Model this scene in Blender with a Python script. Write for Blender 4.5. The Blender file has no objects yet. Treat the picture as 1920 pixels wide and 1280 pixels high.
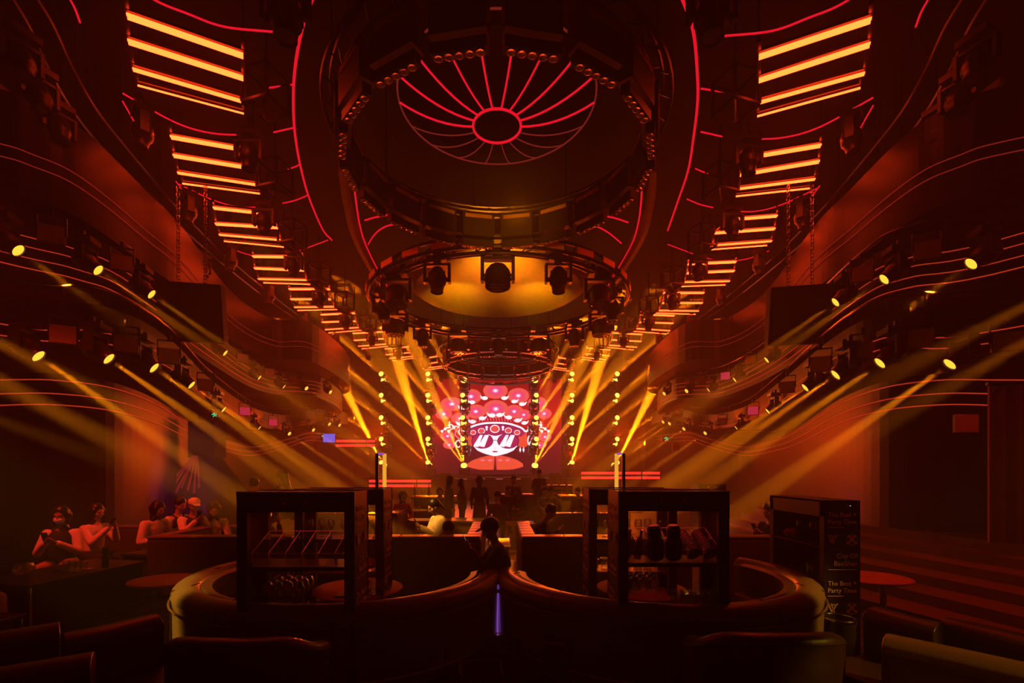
import bpy, bmesh, math, random
from mathutils import Vector, Matrix, Euler
S = bpy.context.scene
C = S.collection
PI = math.pi
F, HX, HY, EYE = 900.0, 937.0, 880.0, 1.95      # focal length in px, vanishing point, eye height

# ------------------------------------------------------------------ camera, world, exposure
cam = bpy.data.cameras.new('camera'); camo = bpy.data.objects.new('camera', cam); C.objects.link(camo)
S.camera = camo
camo.location = (0, 0, EYE); camo.rotation_euler = (PI/2, 0, 0)
cam.sensor_width = 36; cam.lens = F/1920*36
cam.shift_x = (960-HX)/1920; cam.shift_y = (HY-640)/1920
cam.clip_end = 200; cam.clip_start = .05
S.view_settings.view_transform = 'Standard'; S.view_settings.look = 'None'
S.view_settings.gamma = 1; S.view_settings.use_curve_mapping = False
S.view_settings.exposure = 0.0
S.cycles.max_bounces = 4; S.cycles.diffuse_bounces = 2; S.cycles.glossy_bounces = 2
S.cycles.transmission_bounces = 4; S.cycles.transparent_max_bounces = 12; S.cycles.volume_bounces = 0
S.cycles.use_light_tree = True; S.cycles.caustics_reflective = False; S.cycles.caustics_refractive = False
S.cycles.sample_clamp_indirect = 3
W = bpy.data.worlds.new('club_air'); S.world = W; W.use_nodes = True
W.node_tree.nodes['Background'].inputs[0].default_value = (0, 0, 0, 1)
W.node_tree.nodes['Background'].inputs[1].default_value = 0
_vs = W.node_tree.nodes.new('ShaderNodeVolumeScatter')      # stage haze
_vs.inputs['Density'].default_value = .011
_vs.inputs['Anisotropy'].default_value = .25
W.node_tree.links.new(_vs.outputs[0], W.node_tree.nodes['World Output'].inputs['Volume'])

def V(*a): return Vector(a)
def P(x, y, z):                      # photo ray meets the level z
    d = (z-EYE)*F/(HY-y); return V((x-HX)*d/F, d, z)
def D(x, y, d):                      # photo ray at distance d
    return V((x-HX)*d/F, d, EYE+(HY-y)*d/F)

AMBER = (1, .25, .004)
def spot(p, t, e, ang, col=AMBER, r=.05, blend=.5):
    l = bpy.data.lights.new('spot_beam', 'SPOT'); l.energy = e; l.spot_size = math.radians(ang)
    l.spot_blend = blend; l.shadow_soft_size = r; l.color = col
    o = bpy.data.objects.new('spot_beam', l); C.objects.link(o); o.location = p
    o.rotation_euler = (Vector(t)-Vector(p)).to_track_quat('-Z', 'Y').to_euler(); return o
def area(p, t, e, sx, sy, col):
    l = bpy.data.lights.new('added_fill', 'AREA'); l.energy = e; l.shape = 'RECTANGLE'; l.size = sx; l.size_y = sy; l.color = col
    o = bpy.data.objects.new('added_fill', l); C.objects.link(o); o.location = p
    o.rotation_euler = (Vector(t)-Vector(p)).to_track_quat('-Z', 'Y').to_euler(); return o

# ---- beams: the balcony heads (origin px, py, level) -- heads themselves are built further down
UPL = [(35,470),(185,507),(285,552),(423,662),(487,708),(533,725),(575,728),(620,735)]
UPR = [(1820,495),(1657,524),(1566,567),(1437,675),(1377,712),(1328,731),(1287,733),(1245,738)]
LOL = [(73,668),(205,673),(290,690),(360,722),(420,768),(487,802),(543,813),(588,806),(618,795),(637,797)]
LOR = [(1780,683),(1649,681),(1566,703),(1509,727),(1439,771),(1380,802),(1322,812),(1282,804),(1255,794),(1243,791)]
UDEP = [7.8,8.7,10,14.6,18.6,20.8,22.5,24]
LDEP = [7.6,7.9,8.6,10.6,15,21,24,25.5,27,28]
HEADS = []       # (lens point, aim direction, family)
for fam, L, dep in (('upper left', UPL, UDEP), ('upper right', UPR, UDEP), ('lower left', LOL, LDEP), ('lower right', LOR, LDEP)):
    sgn = 1 if 'left' in fam else -1
    for i, (x, y) in enumerate(L):
        p = D(x, y, dep[i])
        if i < 6:
            q = D(x+sgn*215, y+ (150 if 'upper' in fam else 150), dep[i]*1.05)
        else:
            q = D(x+sgn*110, y+75, dep[i]*.95)
        a = (q-p).normalized()
        HEADS.append((p, a, fam, i))
        en = (7500 if 'upper' in fam else 22000)*(1 if i < 4 else .9)
        spot(p+a*.06, p+a*5, en*3.2, 6.5 if i < 4 else 5.0, r=.03)
# beams that enter from heads outside the frame, above the near ends of both balconies
for sg, y0, dy, e in ((-1,545,215,30000),(-1,600,240,26000),(-1,640,190,16000),(1,500,215,16000),(1,560,240,16000),(1,850,150,9000),(-1,720,150,7000)):
    x0 = HX+sg*1130
    p = D(x0, y0, 6.6); q = D(x0-sg*420, y0+dy, 7.4)
    spot(p, q, e, 7.0)
# gold light that picks out the ends of the two round booths and the nearest bench
spot((-8.0, 1.2, 6.2), (-3.3, 4.75, .55), 5000, 9, (1, .55, .05), .08)
spot((8.0, 1.2, 6.2), (3.1, 4.75, .55), 2200, 7, (1, .5, .05), .08)
spot((8.0, -1.0, 6.0), (3.0, 3.05, .7), 1100, 9, (1, .5, .03), .08)
# stage towers
TOW = [720, 805, 870, 1003, 1070, 1152]
ROWS = [(713, 701), (751, 741), (793, 783), (831, 823), (873, 867)]
SD = 33.6
TH = []
random.seed(7)
for ti, x in enumerate(TOW):
    sg = -1 if x < HX else 1
    for ri, (ya, yb) in enumerate(ROWS):
        for k in range(2):
            if k == 1 and ti in (2, 3) and ri in (0, 4): continue
            px = x if k == 0 else x-5*(1 if x < HX else -1)*(1 if ti in (0,5) else .5)
            py = ya if k == 0 else yb
            p = D(px, py, SD - .35*k)
            spread = {0: 1.0, 1: .6, 2: .22, 3: .3, 4: .55, 5: 1.0}[ti]
            ax = sg*(spread*.75 + .28*k + .07*ri)
            a = V(ax, -1.25-.35*k, 1.05 - .15*k).normalized()
            if ri == 4: a = V(sg*spread*.45, -.7, 1.25).normalized()
            TH.append((p, a, ti, ri, k))
            spot(p+a*.2, p+a*5, 350000 if ri < 4 else 2000000, 5 if ri < 4 else 7, (1, .25, .004))
            if ri == 4 and k == 0:
                for w_ in (.25, .62):
                    b = V(sg*(spread*.5+w_), -1.3, 1.05).normalized()
                    spot(p+b*.2, p+b*5, 1400000, 5, (1, .25, .004))
for sg in (-1, 1):  # added wide red fill spots so the haze glows round the stage
    for px, z, e in ((720, 4.2, 3300), (805, 3.0, 3300), (870, 4.5, 2000)):
        p = D(HX+sg*(HX-px), 880, SD-1.6); p.z = z
        spot(p, p+V(sg*.42, -1.6, .02), e, 84, (1, .06, .002), .15, 1)
# warm spots aimed at the round gold ceiling panel
spot((-1.0, 14.2, 6.3), (-1.5, 16.6, 7.95), 520, 48, (1, .50, .01), .08, 1)
spot((.9, 14.2, 6.3), (1.35, 16.6, 7.95), 520, 48, (1, .50, .01), .08, 1)
spot((0, 12.5, 6.2), (0, 15.8, 9.3), 900, 70, (1, .36, .01), .1, .9)
# added amber and red fill areas at the stage, no fixtures there
area((-5.5, 33.0, 6.2), (-6, 10, 4), 160, 5, 3, (1, .22, .01))
area((5.5, 33.0, 6.2), (6, 10, 4), 160, 5, 3, (1, .22, .01))
area((0, 33.0, 2.2), (0, 8, 1), 120, 8, .5, (1, .08, .03))
# red spots added without fixtures to brighten the side seats
spot((-7.0, 3.2, 8.6), (-6.15, 8.1, 1.1), 3000, 28, (1, .03, .01), .2, .9)
spot((7.0, 3.2, 8.6), (5.2, 6.6, .5), 700, 46, (1, .04, .01), .2, .9)
spot((-3.6, 6.0, 5.6), (-1.05, 8.4, 1.15), 2800, 11, (1, .42, .05), .1, .8)  # added amber spot to brighten the fur coat
spot((3.2, 11.5, 6.5), (.9, 8.6, .8), 700, 20, (1, .3, .03), .1, .8)
spot((.3, 7.6, 6.0), (.2, 11.3, 8.0), 1000, 48, (1, .27, .008), .06, .8)      # added amber spot brightening the ring's far boxes
spot((-6.4, 10.4, .9), (-9.2, 13.2, 2.4), 260, 62, (.6, .07, .7), .2, .9)  # added violet spots that tint the side walls
spot((6.5, 9.5, .6), (11.0, 15.0, 2.6), 160, 60, (.8, .05, .5), .2, .9)

# ------------------------------------------------------------------ materials
def mat(n, col, rough=.5, metal=0, em=0, ecol=None, noise=None, bump=0, coat=0):
    m = bpy.data.materials.new(n); m.use_nodes = True; nt = m.node_tree; b = nt.nodes['Principled BSDF']
    b.inputs['Base Color'].default_value = (*col, 1); b.inputs['Roughness'].default_value = rough
    b.inputs['Metallic'].default_value = metal
    if coat: b.inputs['Coat Weight'].default_value = coat
    if em:
        b.inputs['Emission Color'].default_value = (*(ecol or col), 1); b.inputs['Emission Strength'].default_value = em
    if noise or bump:
        tc = nt.nodes.new('ShaderNodeTexCoord'); nz = nt.nodes.new('ShaderNodeTexNoise')
        nz.inputs['Scale'].default_value = (noise or 20); nz.inputs['Detail'].default_value = 4
        nt.links.new(tc.outputs['Object'], nz.inputs['Vector'])
        mx = nt.nodes.new('ShaderNodeMix'); mx.data_type = 'RGBA'
        mx.inputs[6].default_value = (*[c*.75 for c in col], 1); mx.inputs[7].default_value = (*[min(1, c*1.25) for c in col], 1)
        nt.links.new(nz.outputs[0], mx.inputs[0]); nt.links.new(mx.outputs[2], b.inputs['Base Color'])
        if bump:
            bp = nt.nodes.new('ShaderNodeBump'); bp.inputs['Strength'].default_value = bump; bp.inputs['Distance'].default_value = .01
            nt.links.new(nz.outputs[0], bp.inputs['Height']); nt.links.new(bp.outputs[0], b.inputs['Normal'])
    return m
def glow(n, col, s=1.0):
    m = bpy.data.materials.new(n); m.use_nodes = True; nt = m.node_tree; nt.nodes.clear()
    o = nt.nodes.new('ShaderNodeOutputMaterial'); e = nt.nodes.new('ShaderNodeEmission')
    e.inputs[0].default_value = (*col, 1); e.inputs[1].default_value = s
    nt.links.new(e.outputs[0], o.inputs[0]); return m
def glassy(n, tint=(1,1,1), g=.14, rough=.03):
    m = bpy.data.materials.new(n); m.use_nodes = True; nt = m.node_tree; nt.nodes.clear()
    o = nt.nodes.new('ShaderNodeOutputMaterial'); t = nt.nodes.new('ShaderNodeBsdfTransparent'); gl = nt.nodes.new('ShaderNodeBsdfGlossy')
    t.inputs[0].default_value = (*tint, 1); gl.inputs['Roughness'].default_value = rough; gl.inputs['Color'].default_value = (1, 1, 1, 1)
    lw = nt.nodes.new('ShaderNodeLayerWeight'); lw.inputs[0].default_value = .35
    ad = nt.nodes.new('ShaderNodeMath'); ad.operation = 'MULTIPLY_ADD'; ad.inputs[1].default_value = .7; ad.inputs[2].default_value = g
    nt.links.new(lw.outputs['Facing'], ad.inputs[0])
    mx = nt.nodes.new('ShaderNodeMixShader'); nt.links.new(ad.outputs[0], mx.inputs[0])
    nt.links.new(t.outputs[0], mx.inputs[1]); nt.links.new(gl.outputs[0], mx.inputs[2]); nt.links.new(mx.outputs[0], o.inputs[0]); return m
def planks(n, c1, c2, rough):
    m = bpy.data.materials.new(n); m.use_nodes = True; nt = m.node_tree; b = nt.nodes['Principled BSDF']
    tc = nt.nodes.new('ShaderNodeTexCoord'); br = nt.nodes.new('ShaderNodeTexBrick')
    br.inputs['Scale'].default_value = 1; br.inputs['Brick Width'].default_value = 1.6; br.inputs['Row Height'].default_value = .16
    br.inputs['Mortar Size'].default_value = .004; br.inputs['Color1'].default_value = (*c1, 1); br.inputs['Color2'].default_value = (*c2, 1)
    br.inputs['Mortar'].default_value = (.004, .003, .003, 1)
    nz = nt.nodes.new('ShaderNodeTexNoise'); nz.inputs['Scale'].default_value = 3; mp = nt.nodes.new('ShaderNodeMapping'); mp.inputs['Scale'].default_value = (1, 14, 1)
    nt.links.new(tc.outputs['Object'], br.inputs['Vector']); nt.links.new(tc.outputs['Object'], mp.inputs['Vector']); nt.links.new(mp.outputs[0], nz.inputs['Vector'])
    mr = nt.nodes.new('ShaderNodeMapRange'); mr.inputs['To Min'].default_value = rough*.7; mr.inputs['To Max'].default_value = rough*1.4
    nt.links.new(nz.outputs[0], mr.inputs[0]); nt.links.new(mr.outputs[0], b.inputs['Roughness'])
    b.inputs['Specular IOR Level'].default_value = .3; nt.links.new(br.outputs[0], b.inputs['Base Color']); return m
M = dict(
    seatwall=mat('seat_wall_dark', (.022, .012, .017), .5, noise=2),
    floor=planks('dark_plank_floor', (.05, .028, .022), (.03, .018, .014), .28),
    black=mat('black_paint', (.018, .012, .012), .45),
    metal=mat('black_metal', (.03, .025, .022), .3, .6),
    plast=mat('black_plastic', (.02, .016, .016), .35),
    wall=mat('dark_wall', (.05, .022, .018), .55, noise=3),
    fascia=mat('fascia_lacquer', (.020, .009, .008), .35, noise=2),
    ceil=mat('ceiling_black', (.012, .005, .005), .7, noise=2),
    gold=mat('gold_wood', (.62, .40, .16), .55, noise=6),
    brass=mat('brass_edge', (.7, .42, .12), .35, .7),
    leather=mat('dark_leather', (.075, .04, .032), .33, noise=60, bump=.15),
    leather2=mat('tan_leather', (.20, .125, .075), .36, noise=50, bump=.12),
    brown=mat('brown_velvet', (.055, .025, .02), .7, noise=40, bump=.2),
    piping=mat('piping', (.14, .08, .05), .4),
    chrome=mat('chrome', (.6, .55, .5), .15, 1),
    redtop=mat('red_lacquer_table', (.62, .16, .09), .5),
    wood=mat('counter_wood', (.20, .10, .05), .35, noise=5),
    marble=mat('pale_table', (.55, .40, .34), .3, noise=4),
    tan=mat('flag_grey', (.45, .30, .24), .6, noise=9),
    skin=mat('skin', (.46, .27, .18), .5), skin2=mat('skin_tan', (.36, .20, .13), .5),
    hair=mat('black_hair', (.012, .009, .008), .4), hairb=mat('brown_hair', (.16, .08, .035), .4),
    white=mat('white_cloth', (.88, .80, .76), .8, noise=30, bump=.2), cream=mat('cream_fur', (.80, .66, .46), .95, noise=80, bump=.8),
    navy=mat('dark_cloth', (.022, .02, .026), .8, noise=30, bump=.2), grey=mat('grey_cloth', (.10, .085, .08), .8, noise=30, bump=.2),
    beige=mat('beige_cloth', (.48, .36, .24), .85, noise=30, bump=.2), redc=mat('red_cloth', (.45, .05, .04), .8, noise=30, bump=.2),
    eye=mat('eye_dark', (.01, .008, .008), .2), lip=mat('lip', (.35, .08, .07), .5),
    text=mat('sign_grey_print', (.85, .62, .50), .6), textd=mat('faint_print', (.12, .09, .075), .6),
    glass=glassy('clear_glass'), acr=glassy('clear_acrylic', g=.05), acre=mat('edge_sheen', (.9, .6, .58), .3),
    amberglass=glassy('bottle_glass', (.35, .12, .04), .12), curtain=mat('curtain_velvet', (.12, .045, .03), .8),
    paper=mat('tissue_red', (.65, .12, .08), .8), crate=mat('crate_plastic', (.07, .05, .045), .5), crateg=mat('grey_crate', (.20, .15, .13), .6),
    canopy=mat('dark_drape', (.03, .018, .018), .8), ribbon=mat('ribbon_red', (.55, .07, .05), .6), bowl=mat('ashtray', (.25, .08, .05), .15),
    lamp=glow('lens_lit', (1, .46, .035), 1.8), lamps=glow('stage_lens_lit', (1, .50, .06), 3.4), lens=mat('lens_dark', (.10, .06, .04), .08, .3),
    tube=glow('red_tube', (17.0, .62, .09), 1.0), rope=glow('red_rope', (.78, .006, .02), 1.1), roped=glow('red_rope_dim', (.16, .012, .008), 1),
    line=glow('fascia_line', (.62, .04, .012), .7), lined=glow('fascia_line_dim', (.30, .016, .008), .7), bar=glow('stage_red_bar', (1, .03, .02), 1.4), violet=glow('violet_line', (.35, .10, .75), .8),
    gpost=glow('amber_glow', (1, .42, .04), .9), exitg=glow('exit_green', (.06, .65, .22), 1.0), blue=glow('blue_panel', (.08, .12, .8), 1.0),
    pinks=glow('pink_panel', (.55, .025, .06), .9), phone=glow('phone_screen', (.6, .5, .55), .6), coin=glow('pale_glow', (.9, .8, .9), .9),
)

for _k, _v in (('fascia', .2), ('ceil', .05), ('wall', .15), ('seatwall', .15), ('void', .1), ('canopy', .1)):
    if _k in M: M[_k].node_tree.nodes['Principled BSDF'].inputs['Specular IOR Level'].default_value = _v

# ------------------------------------------------------------------ mesh helpers
class MB:
    def __init__(s): s.v = []; s.f = []; s.m = []; s.k = 0
    def add(s, vs, fs):
        n = len(s.v); s.v += [tuple(v) for v in vs]; s.f += [tuple(i+n for i in f) for f in fs]; s.m += [s.k]*len(fs); return s
    def box(s, lo, hi, mx=None):
        vs = [V(x, y, z) for x in (lo[0], hi[0]) for y in (lo[1], hi[1]) for z in (lo[2], hi[2])]
        if mx: vs = [mx @ v for v in vs]
        return s.add(vs, [(0,1,3,2),(4,6,7,5),(0,4,5,1),(2,3,7,6),(0,2,6,4),(1,5,7,3)])
    def cbox(s, c, d, rz=0):
        mx = Matrix.Translation(Vector(c)) @ Matrix.Rotation(rz, 4, 'Z')
        return s.box([-a/2 for a in d], [a/2 for a in d], mx)
    def bar(s, p, q, w, h, up=(0,0,1)):
        p, q = Vector(p), Vector(q); t = (q-p).normalized(); u = Vector(up)
        if abs(t.dot(u)) > .95: u = V(1, 0, 0)
        a = t.cross(u).normalized(); b = a.cross(t)
        vs = [c+a*i*w/2+b*j*h/2 for c in (p, q) for i, j in ((-1,-1),(1,-1),(1,1),(-1,1))]
        return s.add(vs, [(0,3,2,1),(4,5,6,7),(0,1,5,4),(1,2,6,5),(2,3,7,6),(3,0,4,7)])
    def cyl(s, p, q, r, r2=None, n=12, cap=True):
        p, q = Vector(p), Vector(q); t = (q-p).normalized(); u = V(0,0,1) if abs(t.z) < .9 else V(1,0,0)
        a = t.cross(u).normalized(); b = t.cross(a); r2 = r if r2 is None else r2
        vs = [c+(a*math.cos(k*2*PI/n)+b*math.sin(k*2*PI/n))*rr for c, rr in ((p, r), (q, r2)) for k in range(n)]
        fs = [(k, (k+1) % n, n+(k+1) % n, n+k) for k in range(n)]
        if cap: fs += [tuple(range(n-1, -1, -1)), tuple(range(n, 2*n))]
        return s.add(vs, fs)
    def path(s, pts, r, n=6, closed=False):
        pts = [Vector(p) for p in pts]; N = len(pts); rings = []
        for i, p in enumerate(pts):
            a = pts[(i-1) % N] if (closed or i > 0) else p; b = pts[(i+1) % N] if (closed or i < N-1) else p
            t = (b-a).normalized(); u = V(0,0,1) if abs(t.z) < .9 else V(1,0,0)
            x = t.cross(u).normalized(); y = t.cross(x)
            rings.append([p+(x*math.cos(k*2*PI/n)+y*math.sin(k*2*PI/n))*r for k in range(n)])
        vs = [v for g in rings for v in g]; fs = []
        for i in range(N if closed else N-1):
            j = (i+1) % N
            for k in range(n): fs.append((i*n+k, i*n+(k+1) % n, j*n+(k+1) % n, j*n+k))
        if not closed: fs += [tuple(range(n-1, -1, -1)), tuple(range((N-1)*n, N*n))]
        return s.add(vs, fs)
    def lathe(s, prof, c=(0,0,0), n=20, ax='Z'):
        vs = []; c = Vector(c)
        for r, z in prof:
            for k in range(n): vs.append(c+V(r*math.cos(k*2*PI/n), r*math.sin(k*2*PI/n), z))
        fs = []
        for i in range(len(prof)-1):
            for k in range(n): fs.append((i*n+k, i*n+(k+1) % n, (i+1)*n+(k+1) % n, (i+1)*n+k))
        if prof[0][0] > 1e-4: fs.append(tuple(range(n-1, -1, -1)))
        if prof[-1][0] > 1e-4: fs.append(tuple(range((len(prof)-1)*n, len(prof)*n)))
        return s.add(vs, fs)
    def ell(s, c, r, n=12, m=8, mx=None):
        c = Vector(c); vs = []
        for i in range(m+1):
            th = PI*i/m
            for k in range(n):
                v = V(r[0]*math.sin(th)*math.cos(k*2*PI/n), r[1]*math.sin(th)*math.sin(k*2*PI/n), r[2]*math.cos(th))
                vs.append(c+(mx @ v if mx else v))
        fs = [(i*n+k, (i+1)*n+k, (i+1)*n+(k+1) % n, i*n+(k+1) % n) for i in range(m) for k in range(n)]
        return s.add(vs, fs)
    def prism(s, poly, z0, z1):
        n = len(poly); vs = [V(x, y, z0) for x, y in poly]+[V(x, y, z1) for x, y in poly]
        return s.add(vs, [(i, (i+1) % n, n+(i+1) % n, n+i) for i in range(n)]+[tuple(range(n-1, -1, -1)), tuple(range(n, 2*n))])
    def sweep(s, path, prof, closed=False):
        """profile (out, up) swept along a plan path of (x, y, z): out = right-hand normal"""
        N = len(path); n = len(prof); vs = []
        for i in range(N):
            a = path[(i-1) % N] if (closed or i > 0) else path[i]; b = path[(i+1) % N] if (closed or i < N-1) else path[i]
            t = V(b[0]-a[0], b[1]-a[1], 0).normalized(); o = V(t.y, -t.x, 0)
            for u, w in prof: vs.append(V(*path[i])+o*u+V(0,0,w))
        fs = []
        for i in range(N if closed else N-1):
            j = (i+1) % N
            for k in range(n): fs.append((i*n+k, j*n+k, j*n+(k+1) % n, i*n+(k+1) % n))
        if not closed: fs += [tuple(range(n)), tuple(range(N*n-1, (N-1)*n-1, -1))]
        return s.add(vs, fs)
    def mesh(s, name, mats, smooth=False):
        me = bpy.data.meshes.new(name); me.from_pydata(s.v, [], s.f)
        for m in (mats if isinstance(mats, (list, tuple)) else [mats]): me.materials.append(M[m] if isinstance(m, str) else m)
        if any(s.m): me.polygons.foreach_set('material_index', s.m)
        bm = bmesh.new(); bm.from_mesh(me); bmesh.ops.remove_doubles(bm, verts=bm.verts, dist=1e-5); bmesh.ops.recalc_face_normals(bm, faces=bm.faces); bm.to_mesh(me); bm.free()
        if smooth:
            me.polygons.foreach_set('use_smooth', [True]*len(me.polygons))
            try: me.set_sharp_from_angle(angle=math.radians(42))
            except Exception: pass
        return me
    def build(s, name, m, parent=None, smooth=False, loc=None):
        o = bpy.data.objects.new(name, s.mesh(name, m, smooth)); C.objects.link(o)
        if parent: o.parent = parent
        if loc is not None: o.location = loc
        return o
def obj(name, me, parent=None, loc=(0,0,0)):
    o = bpy.data.objects.new(name, me); C.objects.link(o); o.location = loc
    if parent: o.parent = parent
    return o
def tag(o, label, cat, group=None, kind=None):
    if label: o['label'] = label
    if cat: o['category'] = cat
    if group: o['group'] = group
    if kind: o['kind'] = kind
    return o
def thing(name, label, cat, loc=(0,0,0), rz=0, group=None, sc=1):
    o = bpy.data.objects.new(name, None); C.objects.link(o); o.location = loc; o.rotation_euler = (0, 0, rz); o.scale = (sc, sc, sc)
    o.empty_display_size = .1
    return tag(o, label, cat, group)
def struct(name, mb, m, smooth=False, label=None):
    o = mb.build(name, m, None, smooth); o['kind'] = 'structure'
    if label: o['label'] = label
    return o
def dup(r, loc=None, rz=None, label=None, parent=None):
    c = r.copy(); C.objects.link(c)
    if parent is not None: c.parent = parent
    if loc is not None: c.location = loc
    if rz is not None: c.rotation_euler = (0, 0, rz)
    if label: c['label'] = label
    for ch in list(r.children): dup(ch, parent=c)
    return c
def bev(o, w=.01, n=2):
    b = o.modifiers.new('b', 'BEVEL'); b.width = w; b.segments = n; b.limit_method = 'ANGLE'; return o
def cr(pts, k=8, closed=False):
    """Catmull-Rom through points"""
    pts = [Vector(p) for p in pts]; N = len(pts); out = []
    for i in range(N if closed else N-1):
        p0 = pts[(i-1) % N] if (closed or i > 0) else pts[0]*2-pts[1]
        p1 = pts[i]; p2 = pts[(i+1) % N]; p3 = pts[(i+2) % N] if (closed or i+2 < N) else pts[-1]*2-pts[-2]
        for j in range(k):
            t = j/k
            out.append(.5*((2*p1)+(p2-p0)*t+(2*p0-5*p1+4*p2-p3)*t*t+(3*p1-p0-3*p2+p3)*t**3))
    if not closed: out.append(pts[-1])
    return out
ORD = ['first','second','third','fourth','fifth','sixth','seventh','eighth','ninth','tenth','eleventh','twelfth','thirteenth','fourteenth','fifteenth','sixteenth','seventeenth','eighteenth','nineteenth','twentieth']

# ------------------------------------------------------------------ shell
XW = 16.5
struct('floor', MB().box((-XW, -4, -.1), (XW, 36.5, 0)), 'floor')
struct('ceiling', MB().box((-XW, -4, 10.4), (XW, 36.5, 10.6)), 'ceil')
struct('wall_left', MB().box((-XW-.2, -4, 0), (-XW, 36.5, 10.4)), 'wall')
struct('wall_right', MB().box((XW, -4, 0), (XW+.2, 36.5, 10.4)), 'wall')
struct('wall_back', MB().box((-XW, 36.3, 0), (XW, 36.5, 10.4)), 'wall')
struct('wall_front', MB().box((-XW, -4.2, 0), (XW, -4, 10.4)), 'wall')

AX = -.05
def mirror(pts): return [V(2*AX-p.x, p.y, p.z) for p in pts]
def level(side, ref, top, bot, lines, lname, rail=False, z0=None):
    """a curved fascia following ref (plan line with its own height), solid back to the outer wall, LED lines on its face"""
    sg = -1 if side == 'left' else 1
    pts = cr(ref, 6)
    if z0 is None: tops = [p.z+top for p in pts]; bots = [p.z+bot for p in pts]
    else: tops = [p.z+top for p in pts]; bots = [z0]*len(pts)
    mb = MB(); n = len(pts); vs = []
    xo = sg*(XW-.02)
    for i, p in enumerate(pts):
        vs += [V(p.x, p.y, bots[i]), V(p.x, p.y, tops[i]), V(xo, p.y, tops[i]), V(xo, p.y, bots[i])]
    fs = [(0,1,2,3), tuple((n-1)*4+k for k in (3,2,1,0))]
    for i in range(n-1):
        for k in range(4): fs.append((i*4+k, (i+1)*4+k, (i+1)*4+(k+1) % 4, i*4+(k+1) % 4))
    mb.add(vs, fs)
    struct(lname, mb, 'seatwall' if 'seating' in lname else 'fascia', False)
    for q, (dz, r) in enumerate(lines):
        off = [V(p.x-sg*.02, p.y, p.z+dz) for p in pts]
        o = MB().path(off, r*.8, 5).build('trim_line_light', 'lined' if 'top' in lname else 'line')
        tag(o, f"thin red LED line along the {LN[lname]} {side} balcony front, {ORD[q]} from its top", 'led line', 'LED lines on the balcony fronts')
    if rail:
        off = [V(p.x+sg*.05, p.y, p.z+top+.28) for p in pts]
        r = MB(); r.path(off, .03, 6)
        for i in range(0, n, 5): r.cyl(off[i]-V(0,0,.28), off[i], .018, n=6)
        o = r.build('balcony_rail', 'metal', None, True)
        tag(o, f'dark pipe rail on posts along the {LN[lname]} {side} balcony edge', 'railing')
    return pts
LN = {'balcony_front_top': 'topmost', 'balcony_front_upper': 'upper', 'balcony_front_lower': 'lower', 'wall_side_seating': 'lowest'}
# topmost bulkhead
T3L = [P(x, y, 7.25) for x, y in ((-420,215),(-160,240),(0,270),(60,290),(130,320),(200,370),(270,430),(340,490),(420,582),(470,620),(520,640),(585,645))]+[V(-8.3, 26, 7.4), V(-9.5, 30, 7.5), V(-12, 33, 7.6)]
T3R = [V(2*AX-p.x, p.y, p.z) for p in T3L]
lv3 = [(0, .012), (-.2, .012)]
level('left', T3L, .9, -.75, lv3, 'balcony_front_top'); level('right', T3R, .9, -.75, lv3, 'balcony_front_top')
def from_heads(L, dep, z, far, near, back):
    a = []
    for (x, y), d in zip(L, dep):
        p = D(x, y, d); a.append(V(p.x+(-back if x < HX else back), p.y+.1, p.z))
    return near+a+far
UL = from_heads(UPL, UDEP, 5.45, [V(-9.2, 28, 5.6), V(-11.5, 32, 5.6)], [V(-12, 2.0, 5.5), V(-10.0, 5.2, 5.5)], .5)
UR = from_heads(UPR, UDEP, 5.45, [V(9.2, 28, 5.6), V(11.5, 32, 5.6)], [V(12, 2.0, 5.4), V(10.0, 5.2, 5.4)], .5)
lv2 = [(.42, .012), (.25, .012), (.06, .012), (-.12, .014)]
PU = level('left', UL, .75, -.3, lv2, 'balcony_front_upper', True); PUR = level('right', UR, .75, -.3, lv2, 'balcony_front_upper', True)
LL = from_heads(LOL, LDEP, 3.7, [V(-9.8, 31, 4.6), V(-11, 33, 4.6)], [V(-12, 2.0, 3.75), V(-9.6, 5.0, 3.75)], .45)
LR = from_heads(LOR, LDEP, 3.7, [V(9.8, 31, 4.6), V(11, 33, 4.6)], [V(12, 2.0, 3.7), V(9.6, 5.0, 3.7)], .45)
lv1 = [(.5, .013), (.32, .013)]
PL = level('left', LL, .95, .2, lv1, 'balcony_front_lower', True); PLR = level('right', LR, .95, .2, lv1, 'balcony_front_lower', True)
# wall behind the seats with its three curved LED lines
W0 = [(-420,735,6.0),(-200,715,6.9),(0,712,8.3),(107,713,8.6),(215,729,9.4),(300,762,11.6),(363,802,16.0),(409,824,21),(475,838,25.5),(543,822,27.5),(575,812,28.5),(600,813,29.5)]
WL = [D(*a) for a in W0]+[V(-9.6, 33.0, 4.1)]
WR = mirror(WL)
lv0 = [(0, .014), (-.24, .014), (-.44, .014)]
level('left', WL, .12, 0, lv0, 'wall_side_seating', False, 0); level('right', WR, .12, 0, lv0, 'wall_side_seating', False, 0)

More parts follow.
